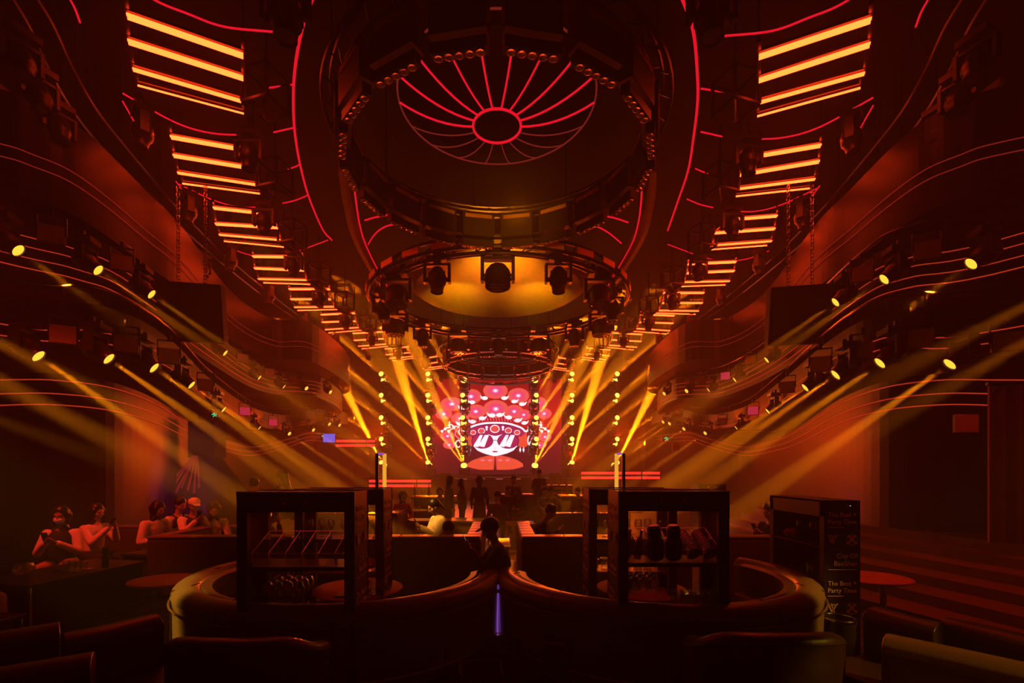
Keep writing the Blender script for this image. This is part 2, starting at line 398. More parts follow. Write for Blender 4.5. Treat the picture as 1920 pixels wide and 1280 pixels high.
# stage
struct('stage_platform', MB().box((-9.5, 31.6, 0), (9.5, 36.2, 1.35)), 'black')
struct('wall_stage', MB().box((-9.6, 35.6, 1.35), (9.6, 35.9, 10.0)), 'wall')
for sg in (-1, 1):
    struct('wall_stage_wing', MB().prism([(sg*9.6, 31.6), (sg*14.5, 28.8), (sg*14.5, 36.2), (sg*9.6, 36.2)], 0, 9.6), 'wall')
for x0, x1, y0, d, lb in ((630,703,823,30.8,'double red light bar on the wall left of the stage, above eye level'),(692,808,898,29,'double red light bar low at the left foot of the stage'),(1090,1237,883,29,'double red light bar low at the right foot of the stage'),(900,1060,909,31.4,'single red light bar across the front of the stage platform')):
    t = thing('red_light_bar', lb, 'light bar', D((x0+x1)/2, y0+4, d), 0, 'red light bars around the stage')
    L = (x1-x0)*d/F/2
    MB().box((-L-.05, .03, -.32), (L+.05, .1, .2)).build('housing', 'black', t)
    for k in range(1 if x0 == 900 else 2):
        m = MB(); dz = -.28*k
        m.box((-L, -.02, dz-.07), (L*.52, .03, dz+.09)); m.box((L*.56, -.02, dz-.07), (L, .03, dz+.09))
        m.build('tube', 'bar', t)

# ------------------------------------------------------------------ LED screen
def scr(u, v): return ((800+u/6.4-HX)*35.2/F, EYE+(HY-(700+v/6.4))*35.2/F)
st = thing('led_screen', 'large LED screen showing a pink opera headdress and a face in round sunglasses', 'led screen', (0, 35.3, 1.35))
base = MB(); x0, zt = scr(20, 30); x1, zb = scr(1700, 1230)
base.box((x0, 0, -.02), (x1, .2, zt-1.35)).build('screen_panel', 'black', st)
def grad_mat():
    m = bpy.data.materials.new('screen_red'); m.use_nodes = True; nt = m.node_tree; nt.nodes.clear()
    o = nt.nodes.new('ShaderNodeOutputMaterial'); e = nt.nodes.new('ShaderNodeEmission'); tc = nt.nodes.new('ShaderNodeTexCoord')
    sx = nt.nodes.new('ShaderNodeSeparateXYZ'); r = nt.nodes.new('ShaderNodeValToRGB')
    nt.links.new(tc.outputs['Generated'], sx.inputs[0]); nt.links.new(sx.outputs[2], r.inputs[0]); nt.links.new(r.outputs[0], e.inputs[0]); nt.links.new(e.outputs[0], o.inputs[0])
    el = r.color_ramp.elements; el[0].color = (.04, .001, .006, 1); el[1].color = (.28, .003, .006, 1); x = el.new(.3); x.color = (.12, .002, .012, 1); x = el.new(.6); x.color = (.62, .008, .012, 1)
    e.inputs[1].default_value = 1.1
    return m
g = MB(); a0, t0 = scr(60, 60); a1, b0 = scr(1620, 1210); g.add([V(a0, -.01, b0-1.35), V(a1, -.01, b0-1.35), V(a1, -.01, t0-1.35), V(a0, -.01, t0-1.35)], [(0,1,2,3)]); g.build('screen_ground', grad_mat(), st)
SM = [glow('s_coral', (.95, .11, .09), 1.15), glow('s_pink', (.95, .07, .20), 1.15), glow('s_white', (1, .85, .9), 1.5), glow('s_magenta', (.5, .012, .11), 1), glow('s_dark', (.09, .01, .10), 1), glow('s_orange', (.95, .09, .04), 1.1), glow('s_hot', (1, .30, .55), 1.2), glow('s_line', (.25, .04, .22), 1)]
art = MB(); LAY = [.02]
def poly(uv, k, step=True):
    if step: LAY[0] += .0012
    ps = [scr(u, v) for u, v in uv]; art.k = k
    art.add([V(x, -LAY[0], z-1.35) for x, z in ps], [tuple(range(len(ps)))])
def disc(u, v, rx, ry, k, n=28, a0=0, a1=2*PI):
    poly([(u+rx*math.cos(a0+(a1-a0)*i/n), v+ry*math.sin(a0+(a1-a0)*i/n)) for i in range(n)], k)
def stroke(pts, w, k, n=6):
    p = cr([V(a, b, 0) for a, b in pts], n); LAY[0] += .0012; art.k = k; vs = []
    for i in range(len(p)):
        t = (p[min(i+1, len(p)-1)]-p[max(i-1, 0)]).normalized(); nn = V(-t.y, t.x, 0)*w/2
        for q in (p[i]+nn, p[i]-nn):
            x, z = scr(q.x, q.y); vs.append(V(x, -LAY[0], z-1.35))
    art.add(vs, [(2*i, 2*i+1, 2*i+3, 2*i+2) for i in range(len(p)-1)])
def ball(u, v, r, ry=None):
    ry = ry or r*.62
    disc(u, v, r, ry, 0); disc(u+r*.02, v, r*.62, ry*.62, 1, 24); disc(u, v, r*.26, ry*.26, 6, 16); disc(u, v, r*.13, ry*.15, 2, 12)
for b in ((205,485,100,68),(1410,480,90,65),(300,365,135,85),(1330,355,120,80),(400,540,110,70),(250,750,88,60),(270,855,75,50),(1420,760,80,60),(1350,860,90,45),(530,275,130,90),(1100,265,130,92),(825,205,148,97),(590,455,120,85),(1050,455,110,80),(1165,495,85,65),(830,425,150,108)):
    ball(*b)
# hair panels and tassels at the sides
for sx in (-1, 1):
    c = 822
    poly([(c+sx*375, 690), (c+sx*285, 700), (c+sx*275, 870), (c+sx*350, 890), (c+sx*395, 860)], 5)
    for q in (300, 340):
        disc(c+sx*q, 915, 11, 22, 2, 12); stroke([(c+sx*q, 880), (c+sx*q, 945)], 6, 2, 3)
    # ribbons of the headdress
    stroke([(c+sx*390, 640), (c+sx*440, 700), (c+sx*400, 760), (c+sx*395, 830), (c+sx*440, 885), (c+sx*475, 840), (c+sx*440, 800), (c+sx*405, 850)], 13, 2)
    stroke([(c+sx*420, 610), (c+sx*480, 720), (c+sx*430, 790)], 9, 6)
    for (du, dv, rr) in ((550,620,0),(600,660,1),(640,690,0),(560,690,1),(500,640,0)):
        stroke([(c+sx*(du-70), 650), (c+sx*(du-20), dv-10), (c+sx*du, dv+24)], 11, 2, 4)
        disc(c+sx*du, dv, 16, 14, 2, 10)
    stroke([(c+sx*550, 650), (c+sx*548, 575)], 12, 2, 2)
# cap
arc = [(430,690),(520,640),(660,600),(822,590),(985,600),(1130,640),(1215,690)]
poly(arc+[(1130,760),(980,700),(822,690),(660,700),(520,760)], 3)
# face
fc = [(560,870),(600,760),(640,700),(720,690),(760,705),(822,730),(885,705),(925,690),(1000,700),(1050,760),(1088,870),(1040,925),(960,960),(860,985),(822,992),(780,985),(690,960),(610,925)]
poly(fc, 2)
poly([(560,700),(720,690),(740,730),(600,760),(560,800)], 3); poly([(1085,700),(925,690),(905,730),(1045,760),(1085,800)], 3)
stroke([(700,690),(760,715),(822,728),(885,715),(945,690)], 40, 3)
stroke([(400,660),(430,690),(520,645),(660,603),(822,592),(985,603),(1130,650),(1190,695),(1240,650)], 22, 2, 8)
stroke([(470,690),(560,650),(700,618),(822,612),(950,618),(1090,650),(1160,690)], 8, 4, 8)
for u, v, r in ((558,708,34),(658,690,42),(818,665,58),(980,685,42),(1085,708,36)):
    disc(u, v, r, r*.84, 2); disc(u, v, r*.82, r*.66, 5); disc(u, v, r*.3, r*.26, 1, 12)
for u in (720, 915):
    disc(u, 645, 16, 16, 2, 12); disc(u, 672, 12, 14, 2, 12)
# sunglasses
for u in (668, 978):
    disc(u, 810, 132, 92, 4); disc(u, 810, 124, 84, 3)
    for a, w in ((-68, 34), (-10, 50)):
        poly([(u+a+40, 738), (u+a+40+w, 738), (u+a-10+w*.9, 883), (u+a-44+w*.1, 870)], 2)
stroke([(795,805),(822,800),(850,805)], 8, 4, 3)
disc(820, 937, 34, 9, 3, 14); disc(820, 897, 14, 3, 6, 10)
# collar cape with fringe
for sx in (-1, 1):
    c = 822
    out = [(c+sx*6, 990), (c+sx*80, 985), (c+sx*170, 1005), (c+sx*270, 1040), (c+sx*330, 1080), (c+sx*336, 1112)]
    fr = []
    for i in range(24):
        x = 336-i*13.8; fr += [(c+sx*x, 1112+38*math.sin(min(1, i/14)*PI/2)+(10 if i % 2 else 0))]
    poly(out+fr, 5)
    for q in (60, 150): 
        for a in range(6): stroke([(c+sx*(q), 1040), (c+sx*(q)+30*math.cos(a*PI/3), 1040+18*math.sin(a*PI/3))], 4, 6, 2)
stroke([(822,990),(822,1145)], 6, 3, 2)
# small birds of the headdress
def bird(u, v, s, fl):
    disc(u, v, 40*s, 24*s, 2, 14); poly([(u-fl*20*s, v-8*s), (u-fl*62*s, v-36*s), (u-fl*46*s, v+4*s), (u-fl*30*s, v+14*s)], 2)
for u, v, s, fl in ((430,415,.95,1),(545,348,.95,1),(697,298,.95,1),(932,298,.95,-1),(1050,338,.9,-1),(1145,370,.95,-1),(552,580,1,1),(665,540,1,-1),(785,505,1.05,1),(875,500,1.05,-1),(985,530,1,1),(1090,565,1,-1),(1170,595,.9,-1),(415,610,1.1,1)):
    bird(u, v, s, fl)
for u in range(500, 1180, 34): 
    dz = 600-60*math.cos((u-822)/400*1.3)
    stroke([(u, dz+30), (u-9, dz-8)], 5, 6, 2)
art.build('screen_picture', SM, st)

# stage towers and their heads
def cylmesh():
    pass
def head_meshes():
    hm = {}
    b = MB(); b.box((-.17, -.14, -.09), (.17, .14, 0)); b.cyl((0,0,-.09), (0,0,-.13), .07, n=14)
    b.box((-.13,-.03,0), (-.07,.03,.09)); b.box((.07,-.03,0), (.13,.03,.09)); hm['base'] = b.mesh('base', 'plast')
    y = MB(); y.box((-.21, -.05, -.17), (.21, .05, -.13))
    for s in (-1, 1): y.box((s*.21-.022, -.06, -.46), (s*.21+.022, .06, -.13)); 
    hm['yoke'] = y.mesh('yoke', 'plast')
    h = MB(); h.lathe([(0,-.22),(.08,-.21),(.13,-.14),(.155,-.05),(.155,.06),(.125,.10),(.11,.20),(.115,.225),(.10,.225),(.098,.205)], n=18)
    for a in range(6):
        an = a*PI/3; h.box((-.006, .15, -.12), (.006, .165, .04), Matrix.Rotation(an, 4, 'Z'))
    h.cyl((-.19,0,0), (.19,0,0), .04, n=10)
    hm['head'] = h.mesh('head', 'plast', True)
    w = MB(); w.lathe([(0,-.16),(.12,-.15),(.17,-.08),(.18,.0),(.17,.10),(.175,.13),(.155,.13),(.15,.11)], n=20); w.cyl((-.2,0,0), (.2,0,0), .05, n=10)
    hm['wide'] = w.mesh('head', 'plast', True)
    l = MB(); l.lathe([(0,.222),(.05,.219),(.099,.206)], n=18); hm['lit'] = l.mesh('lens', 'lamp', True); 
    l = MB(); l.lathe([(.09,.15),(.135,.20),(.14,.26),(.11,.31),(.06,.335),(0,.342)], n=18); hm['lits'] = l.mesh('lens', 'lamps', True)
    l = MB(); l.lathe([(0,.222),(.05,.219),(.099,.206)], n=18); hm['dark'] = l.mesh('lens', 'lens', True)
    l = MB()
    for i in range(7):
        c = (0,0) if i == 0 else (.09*math.cos(i*PI/3), .09*math.sin(i*PI/3))
        l.lathe([(.035, .115), (.042, .13), (.036, .132), (0, .126)], (c[0], c[1], 0), n=10)
    hm['cells'] = l.mesh('lens', 'lens', True)
    return hm
HM = head_meshes()
def moving_head(lens, aim, label, group, lens_kind='lit', sc=1.0, body='head', name='moving_head_light', hang=None, stand=False):
    """lens: world point of the lens; aim: direction; the fixture hangs above it"""
    aim = Vector(aim).normalized(); off = .222 if body == 'head' else .13
    piv = Vector(lens)-aim*off*sc
    up = -1 if stand else 1
    t = thing(name, label, 'stage light', piv+V(0,0,.40*sc*up), 0, group, sc)
    pan = math.atan2(aim.x, -aim.y) if abs(aim.x)+abs(aim.y) > 1e-3 else 0
    obj('base', HM['base'], t).rotation_euler = (PI if stand else 0,0,pan)
    if hang: MB().cyl((0,0,.05), (0,0,(hang-t.location.z)/sc), .02, n=6).build('hanger', 'metal', t)
    obj('yoke', HM['yoke'], t).rotation_euler = (PI if stand else 0,0,pan)
    h = obj('head', HM[body], t, (0,0,-.40*up)); q = aim.to_track_quat('Z', 'X')
    # keep the barrel's pivot axis level
    zx = aim; xx = V(0,0,1).cross(zx); xx = V(1,0,0) if xx.length < 1e-3 else xx.normalized(); yy = zx.cross(xx)
    h.rotation_euler = Matrix((xx, yy, zx)).transposed().to_euler()
    obj('lens', HM[lens_kind], h)
    return t
for p, a, ti, ri, k in TH:
    side = ['outer left','middle left','inner left','inner right','middle right','outer right'][ti]
    moving_head(p, a, f"lit amber beam light, {'front' if k == 0 else 'rear'} of the {ORD[ri]} pair from top, {side} stage tower", 'beam lights on the stage towers', 'lits', 1.6 if k == 0 else 1.2, stand=True)
for ti, x in enumerate(TOW):
    side = ['outer left','middle left','inner left','inner right','middle right','outer right'][ti]
    p = D(x, 880, SD+.55); t = thing('stage_light_tower', f'slim black truss tower, the {side} one beside the LED screen', 'light tower', (p.x, p.y, 1.35), 0, 'truss towers beside the LED screen')
    m = MB()
    for dx in (-.11, .11):
        for dy in (-.11, .11): m.cyl((dx, dy, 0), (dx, dy, 7.6), .018, n=6)
    z = .0
    while z < 7.4:
        m.cyl((-.11,-.11,z), (.11,-.11,z+.4), .01, n=5); m.cyl((.11,-.11,z+.4), (-.11,-.11,z+.8), .01, n=5); z += .8
    m.build('truss', 'metal', t); MB().box((-.35,-.35,0), (.35,.35,.05)).build('foot_plate', 'metal', t)
    for ri, (ya, yb) in enumerate(ROWS):
        m = MB(); zz = EYE+(HY-ya)*SD/F-1.35-.85; m.box((-.2, -1.0, zz), (.2, -.1, zz+.04)); m.build('arm', 'metal', t)

# ------------------------------------------------------------------ balcony fixtures
for p, a, fam, i in HEADS:
    moving_head(p, a, f"lit amber moving head on the {fam} balcony front, {ORD[i]} from the camera", 'lit moving heads along the balconies', 'lit', 1.05)
FL = {'upper left': [(97,440,7.9),(229,494,9.2),(455,672,16),(505,698,19),(548,712,21),(594,709,23),(628,713,24.5)],
      'upper right': [(1738,470,8.0),(1616,515,9.3),(1407,675,16),(1360,705,19),(1315,712,21),(1275,712,23)],
      'lower left': [(120,628,7.7),(237,645,8.2),(317,668,9.3),(386,722,12),(459,771,17),(512,792,21),(556,795,24),(600,783,26),(618,778,27)],
      'lower right': [(1898,640,7.3),(1725,635,7.8),(1618,658,8.4),(1538,683,9.4),(1476,726,12.5),(1412,770,17),(1355,790,21),(1308,791,24),(1273,781,26)]}
for fam, L in FL.items():
    for i, (x, y, d) in enumerate(L):
        sg = -1 if 'left' in fam else 1
        p = D(x, y, d); t = thing('flood_light', f"square flat flood panel clamped to the {fam} balcony front, {ORD[i]} from the camera", 'flood light', p+V(0,0,.35), math.atan2(-sg*.55, 1)*1, 'flood panels along the balconies')
        w = .175 if x != 1898 else .24
        bev(MB().box((-w, -.05, -.50), (w, .03, -.20)).build('housing', 'black', t), .01)
        MB().box((-w+.012, -.06, -.49), (w-.012, -.048, -.21)).build('front_panel', 'pinks' if (fam, i) in (('lower left', 4), ('lower left', 5), ('lower right', 5), ('upper right', 3)) else 'tan', t)
        m = MB(); m.box((-w-.02, -.02, -.36), (-w, .02, -.06)); m.box((w, -.02, -.36), (w+.02, .02, -.06)); m.box((-w-.02, -.02, -.06), (w+.02, .02, -.04)); m.cyl((0,0,-.04), (0,0,.06), .03, n=8)
        m.build('bracket', 'metal', t)

# ------------------------------------------------------------------ LED batten units over the hall
ZB = 8.95
UNL = [[((238,30),(456,105)),((240,78),(456,147)),((249,130),(457,191)),((258,160),(457,213))],
       [((320,257),(475,284)),((325,292),(479,317)),((333,324),(484,347)),((342,344),(487,363))],
       [((400,390),(501,401)),((404,420),(520,427)),((411,440),(526,450)),((420,452),(532,463))],
       [((474,481),(567,482)),((477,503),(569,507)),((484,523),(575,525)),((494,530),(581,533))],
       [((542,542),(618,542)),((545,561),(620,561)),((552,576),(627,575)),((558,582),(632,580))],
       [((602,590),(665,587)),((604,604),(667,602)),((610,618),(672,614)),((616,624),(678,619))],
       [((662,625),(717,622)),((664,638),(719,635)),((672,649),(724,645)),((678,654),(728,649))],
       [((722,654),(766,650)),((724,665),(768,661)),((730,672),(774,668)),((736,676),(779,671))],
       [((790,673),(819,668)),((790,684),(820,679)),((793,691),(831,686)),((797,694),(833,689))],
       [((868,704),(890,697)),((872,707),(896,700)),((876,709),(898,703)),((880,711),(900,705))]]
def mirU(u, dx, dy): return [((dx-a[0], a[1]+dy), (dx-b[0], b[1]+dy)) for a, b in u]
UNR = [[((1633,38),(1423,107)),((1631,84),(1423,151)),((1621,138),(1421,193)),((1613,165),(1420,218))],
       [((1539,273),(1389,298)),((1536,303),(1388,328)),((1528,336),(1385,354)),((1518,353),(1380,368))],
       [((1457,405),(1368,412)),((1453,429),(1341,437)),((1447,452),(1336,460)),((1438,460),(1331,468))],
       [((1380,491),(1290,495)),((1377,508),(1288,512)),((1368,527),(1283,529)),((1360,534),(1278,537))],
       mirU(UNL[4], 1862, 7)]+[mirU(u, 1866, 2) for u in UNL[5:]]
HW = [.036, .034, .024, .014]
INN = {'left': [], 'right': []}; OUT = {'left': [], 'right': []}
for side, UN in (('left', UNL), ('right', UNR)):
    for ui, U in enumerate(UN):
        ends = [(P(*a, ZB), P(*b, ZB)) for a, b in U]
        c = sum((e[0]+e[1] for e in ends), V(0,0,0))/8
        t = thing('led_batten_frame', f"ladder frame of red LED tubes on the {side} ceiling, {ORD[ui]} from the camera", 'led fixture', c+V(0,0,.3), 0, 'red LED tube frames around the ceiling oval')
        o = t.location
        fr = MB()
        for s_ in (0, 1):
            pth = [e[s_]-o+V(0,0,.10) for e in ends]; dd = (pth[0]-pth[1]).normalized()*.25
            for a, b in zip([pth[0]+dd]+pth, pth+[pth[-1]-dd]): fr.bar(a, b, .06, .09)
        for e in ends: fr.bar(e[0]-o+V(0,0,.07), e[1]-o+V(0,0,.07), .13, .05)
        for e in (ends[0], ends[-1]):
            for s_ in (0, 1): fr.cyl(e[s_]-o+V(0,0,.1), e[s_]-o+V(0,0,1.15), .02, n=6)
        fr.build('frame', 'metal', t)
        for k, (a, b) in enumerate(ends):
            dr = (b-a).normalized(); nn = V(-dr.y, dr.x, 0); w = HW[k]*(1.0 if ui < 3 else 1.25)
            m = MB()
            if ui == 0 and side == 'left' and k == 3: w = .006
            gap = .034 if k < 2 else .018
            if w > .02:
                for q in (-1, 1): m.bar(a-o+nn*q*(w/2+gap/2), b-o+nn*q*(w/2+gap/2), w, .03)
            else: m.bar(a-o, b-o, w*1.6, .03)
            m.build('tube', 'tube', t)
        INN[side].append([e[1] for e in ends]); OUT[side].append([e[0] for e in ends])

# box trusses and dark moving heads at the ends of the units
DOWN = V(0, .12, -1).normalized()
bt = MB()
for sx in (-.28, .28):
    for sy in (-.28, .28): bt.bar((sx, sy, -.3), (sx, sy, .3), .05, .05)
    for z in (-.3, .3): bt.bar((sx, -.28, z), (sx, .28, z), .05, .05)
for sy in (-.28, .28):
    for z in (-.3, .3): bt.bar((-.28, sy, z), (.28, sy, z), .05, .05)
bt.cyl((-.28,-.28,-.3), (.28,.28,-.3), .018, n=5)
BTM = bt.mesh('truss_corner_box', 'metal')
tagn = 0
for side in ('left', 'right'):
    sg = -1 if side == 'left' else 1
    for ui in range(9):
        i0, i3 = INN[side][ui][0], INN[side][ui][3]
        nxt = INN[side][ui+1][0]; on = OUT[side][ui+1][0]
        c = (i0*.35+i3*.65); c = V(c.x-sg*.42, c.y, ZB+.05)
        o = obj('truss_corner_box', BTM, None, c); o.rotation_euler = (0, 0, .3*sg)
        MB().cyl((0,0,.28), (0,0,1.45), .02, n=6).build('hanger', 'metal', o)
        tag(o, f"open black square truss box at the inner end of the {ORD[ui]} {side} tube frame", 'truss box', 'truss boxes beside the tube frames')
        m = (i3+nxt)/2; moving_head(V(m.x, m.y, ZB-.75), V(0, -.05, -1), f"unlit moving head hanging inside the {side} tube frames, after the {ORD[ui]} frame", 'unlit moving heads between the tube frames', 'dark', 1.25, hang=9.3)
        m = (OUT[side][ui][3]+on)/2
        moving_head(V(m.x+sg*.3, m.y, ZB-.65), V(sg*.1, -.1, -1), f"unlit moving head hanging outside the {side} tube frames, after the {ORD[ui]} frame", 'unlit moving heads between the tube frames', 'dark', 1.2, hang=9.3)
    # first one above the nearest frame
    m = P(535 if side == 'left' else 1335, 72, 8.3); moving_head(m, V(0, -.05, -1), f"unlit moving head cut by the top edge of the photo, on the {side}", 'unlit moving heads between the tube frames', 'dark', 1.5, hang=10.3)

# red LED ropes: big oval and swags
def rope(pts, z, label, r=.022, mt='rope', world=None, grp='red LED ropes on the ceiling'):
    w = cr(world or [P(x, y, z) for x, y in pts], 8)
    o = MB().path(w, r, 6).build('led_rope_light', mt); return tag(o, label, 'led rope', grp)
rope([(615,-60),(585,0),(565,60),(553,130),(550,190),(553,250),(563,310),(580,372),(605,430),(622,450)], 9.3, 'long red LED rope of the ceiling oval, left half', .026)
rope([(1250,-60),(1280,0),(1300,60),(1307,130),(1308,190),(1300,260),(1290,320),(1270,380),(1252,432)], 9.3, 'long red LED rope of the ceiling oval, right half', .026)
SW = [([(215,-50),(290,0),(350,25),(420,50),(515,60)], 'swag from the top edge'), ([(230,175),(330,230),(400,250),(475,253)], 'swag between the first and second tube frames'),
      ([(335,345),(400,375),(450,388),(500,387)], 'swag between the second and third tube frames'), ([(425,462),(470,478),(520,480),(560,470),(615,450)], 'swag after the third tube frame'),
      ([(125,-12),(140,15),(150,42)], 'short straight piece at the top outer corner'), ([(230,190),(246,218),(264,252)], 'short straight piece outside the first tube frame'), ([(330,340),(345,360),(362,382)], 'short straight piece outside the second tube frame'),
      ([(500,165),(525,162),(553,158)], 'first short link to the oval'), ([(513,248),(535,243),(553,239)], 'second short link to the oval'), ([(540,317),(552,313),(563,308)], 'third short link to the oval'), ([(530,381),(555,375),(579,365)], 'fourth short link to the oval')]
for pts, lb in SW:
    rope(pts, 9.3, f'thin red LED rope, {lb}, on the left', .016)
    rope([(1867-x, y+8) for x, y in pts], 9.3, f'thin red LED rope, {lb}, on the right', .016)
for pts, lb in (([(640,300),(648,360),(665,430),(700,500),(728,545)], 'left'), ([(1226,300),(1222,360),(1205,430),(1165,500),(1140,545)], 'right')):
    rim = cr([P(x, y, 8.3) for x, y in pts], 8); sg = -1 if lb == 'left' else 1
    m = MB().sweep([(p.x, p.y, p.z) for p in rim], [(-.06,-.25),(.06,-.25),(.06,.25),(-.06,.25)]); 
    o = m.build('ceiling_rim_panel', 'gold'); tag(o, f'curved gold rim panel of the ceiling opening, {lb} of the round gold panel', 'ceiling panel', 'gold rim panels')
    rope(None, 0, f'red LED rope along the inside of the {lb} gold rim panel', .02, 'rope', [V(p.x-sg*.25, p.y, p.z-.3) for p in rim[::4]])
for x0, pts in ((0, [(640,325),(665,318)]), ):
    pass
for pts, lb in (([(688,462),(702,440),(722,425),(755,417)], 'left'), ([(684,413),(705,407),(742,400)], 'upper left'), ([(1165,456),(1142,437),(1118,424),(1100,421)], 'right'), ([(1178,417),(1150,408),(1120,403)], 'upper right')):
    rope(pts, 8.6, f'short red LED rope seen below the big ring, {lb}', .02)

# curved ceiling pipes at both sides
for sg, side in ((-1, 'left'), (1, 'right')):
    for j, off in enumerate((0, 46)):
        pts = [(-30+off,-80),(45+off,35),(85+off,120),(130+off,200),(180+off,265),(245+off*.8,332),(300+off*.7,390),(400+off*.5,480),(500+off*.4,560),(600+off*.2,630)]
        if sg == 1: pts = [(1870-x, y+6) for x, y in pts]
        w = cr([P(x, y, 8.5+.25*j) for x, y in pts], 6); m = MB().path(w, .035, 6)
        for a in w[::4]: m.cyl(a, a+V(0,0,10.4-a.z), .012, n=5)
        o = m.build('ceiling_pipe', 'metal', None, True); tag(o, f"curved black lighting pipe hung outside the {side} tube frames, {'outer' if j == 0 else 'inner'} one", 'pipe', 'curved ceiling pipes')
        if j == 0:
            for q, a in enumerate(w[6:44:5]):
                moving_head(a+V(-sg*.0, 0, -.85), V(-sg*.3, -.1, -1), f"unlit moving head on the outer {side} ceiling pipe, {ORD[q]} from the camera", 'unlit moving heads on the outer pipes', 'dark', 1.1, hang=a.z)
    for q, (a, b) in enumerate((((-20,150),(150,285)), ((-20,245),(140,245)))):
        if sg == 1: a, b = (1860-a[0], a[1]), (1860-b[0], b[1])
        o = MB().bar(P(*a, 9.6), P(*b, 9.6), .1, .14).build('ceiling_beam', 'tan'); tag(o, f"flat ceiling beam near the {side} edge, {'diagonal' if q == 0 else 'straight'}", 'beam', 'ceiling beams')

# ------------------------------------------------------------------ rings
def ring(cx, cy, R, z, n, label, detail=True):
    t = thing('ring_truss', label, 'ring truss', (cx, cy, z), 0, 'round ceiling trusses')
    m = MB()
    for rr, zz, th in ((R+.05, .78, .035), (R+.32, .78, .035), (R+.18, .95, .03), (R+.05, .2, .025)):
        m.path([V(rr*math.cos(a*2*PI/72), rr*math.sin(a*2*PI/72), zz) for a in range(72)], th, 6, True)
    for a in range(36):
        c, s = math.cos(a*PI/18), math.sin(a*PI/18); c2, s2 = math.cos((a+.5)*PI/18), math.sin((a+.5)*PI/18)
        m.cyl(((R+.05)*c, (R+.05)*s, .78), ((R+.32)*c2, (R+.32)*s2, .78), .013, n=5); m.cyl(((R+.05)*c, (R+.05)*s, .78), ((R+.18)*c2, (R+.18)*s2, .95), .013, n=5)
    for a in range(8):
        c, s = math.cos(a*PI/4+.2), math.sin(a*PI/4+.2); m.cyl(((R+.2)*c, (R+.2)*s, .9), ((R+.2)*c, (R+.2)*s, 10.4-z), .016, n=5)
    m.build('truss', 'metal', t, True)
    wd = 2*R*math.sin(PI/n)*.80
    bx = MB(); bx.box((-wd/2, -.12, .1), (wd/2, .14, .66)); bme = bx.mesh('panel_box', 'black')
    sb = MB(); sb.box((-wd*.38, -.135, .52), (wd*.38, -.12, .60)); sb.box((-wd*.42, .14, .52), (wd*.42, .155, .60)); sme = sb.mesh('panel_stripe', 'brass')
    lb = MB(); lb.box((-wd/2, -.07, -.10), (wd/2, .07, .05)); lme = lb.mesh('lamp_bar', 'tan' if False else 'plast')
    le = MB()
    for k in range(5):
        le.lathe([(.055, -.10), (.062, -.115), (.052, -.117), (0, -.10)], ((k-2)*wd/5.4, 0, 0), n=12)
    leme = le.mesh('lamp', 'chromed')
    for k in range(n):
        a = -PI/2+(k+.5)*2*PI/n
        for nm, me in (('panel_box', bme), ('panel_stripe', sme), ('lamp_bar', lme)):
            if nm == 'panel_stripe':
                o = obj(nm, me, last_box); continue
            o = obj(nm, me, t, (R*math.cos(a), R*math.sin(a), 0)); o.rotation_euler = (0, 0, a+PI/2)
            if nm == 'panel_box': last_box = o
            elif detail: obj('lamp', leme, o)
    return t
M['void'] = mat('speaker_black', (.006, .004, .004), .7)
M['chromed'] = mat('reflector', (.45, .25, .18), .25, .8)
ring(AX, 8.75, 2.68, 7.33, 18, 'large ring truss of black panel boxes and five-lamp bars above the near floor')
ring(AX, 23.6, 2.6, 7.0, 18, 'ring truss of black panel boxes, the smallest looking one near the stage')
# the wide ring around the gold panel
t = thing('ring_truss', 'middle ring truss with hanging heads around the round gold panel', 'ring truss', (AX, 15.7, 7.35), 0, 'round ceiling trusses')
m = MB(); R2 = 3.75
for rr, zz, th in ((R2, 0, .05), (R2+.35, 0, .05), (R2+.17, .35, .045), (R2-.35, .1, .03)):
    m.path([V(rr*math.cos(a*2*PI/72), rr*math.sin(a*2*PI/72), zz) for a in range(72)], th, 6, True)
for a in range(40):
    c, s = math.cos(a*PI/20), math.sin(a*PI/20); c2, s2 = math.cos((a+.5)*PI/20), math.sin((a+.5)*PI/20)
    m.cyl((R2*c, R2*s, 0), ((R2+.35)*c2, (R2+.35)*s2, 0), .016, n=5); m.cyl((R2*c, R2*s, 0), ((R2+.17)*c2, (R2+.17)*s2, .35), .016, n=5); m.cyl(((R2+.35)*c, (R2+.35)*s, 0), ((R2+.17)*c2, (R2+.17)*s2, .35), .016, n=5)
m.build('truss', 'metal', t, True)
for k in range(28):
    a = (k+.5)*2*PI/28; b = MB(); b.cbox((0, 0, .1), (.55, .03, .16)); o = b.build('edge_plate', 'brass', t, False, ((R2+.42)*math.cos(a), (R2+.42)*math.sin(a), 0)); o.rotation_euler = (0, 0, a+PI/2)
g = MB(); g.lathe([(0, 0), (2.75, 0), (2.95, .12), (2.95, .35)], n=48); o = g.build('ceiling_panel_round', 'gold', None, False, (AX, 16.2, 7.95)); tag(o, 'round gold wood ceiling panel lit by two warm patches', 'ceiling panel')
for k in range(14):
    a = -PI/2+(k)*2*PI/14; R = R2-.12; p = V(AX+R*math.cos(a), 15.7+R*math.sin(a), 6.55)
    wide = k % 2 == 0
    moving_head(p, V(0, -.15 if k in (0,1,13,2,12) else 0, -1), f"unlit {'wide wash' if wide else 'slim spot'} head under the middle ring, {ORD[k]} counted round from the camera side", 'unlit heads under the middle ring', 'cells' if wide else 'dark', 1.85 if wide else 1.5, 'wide' if wide else 'head')
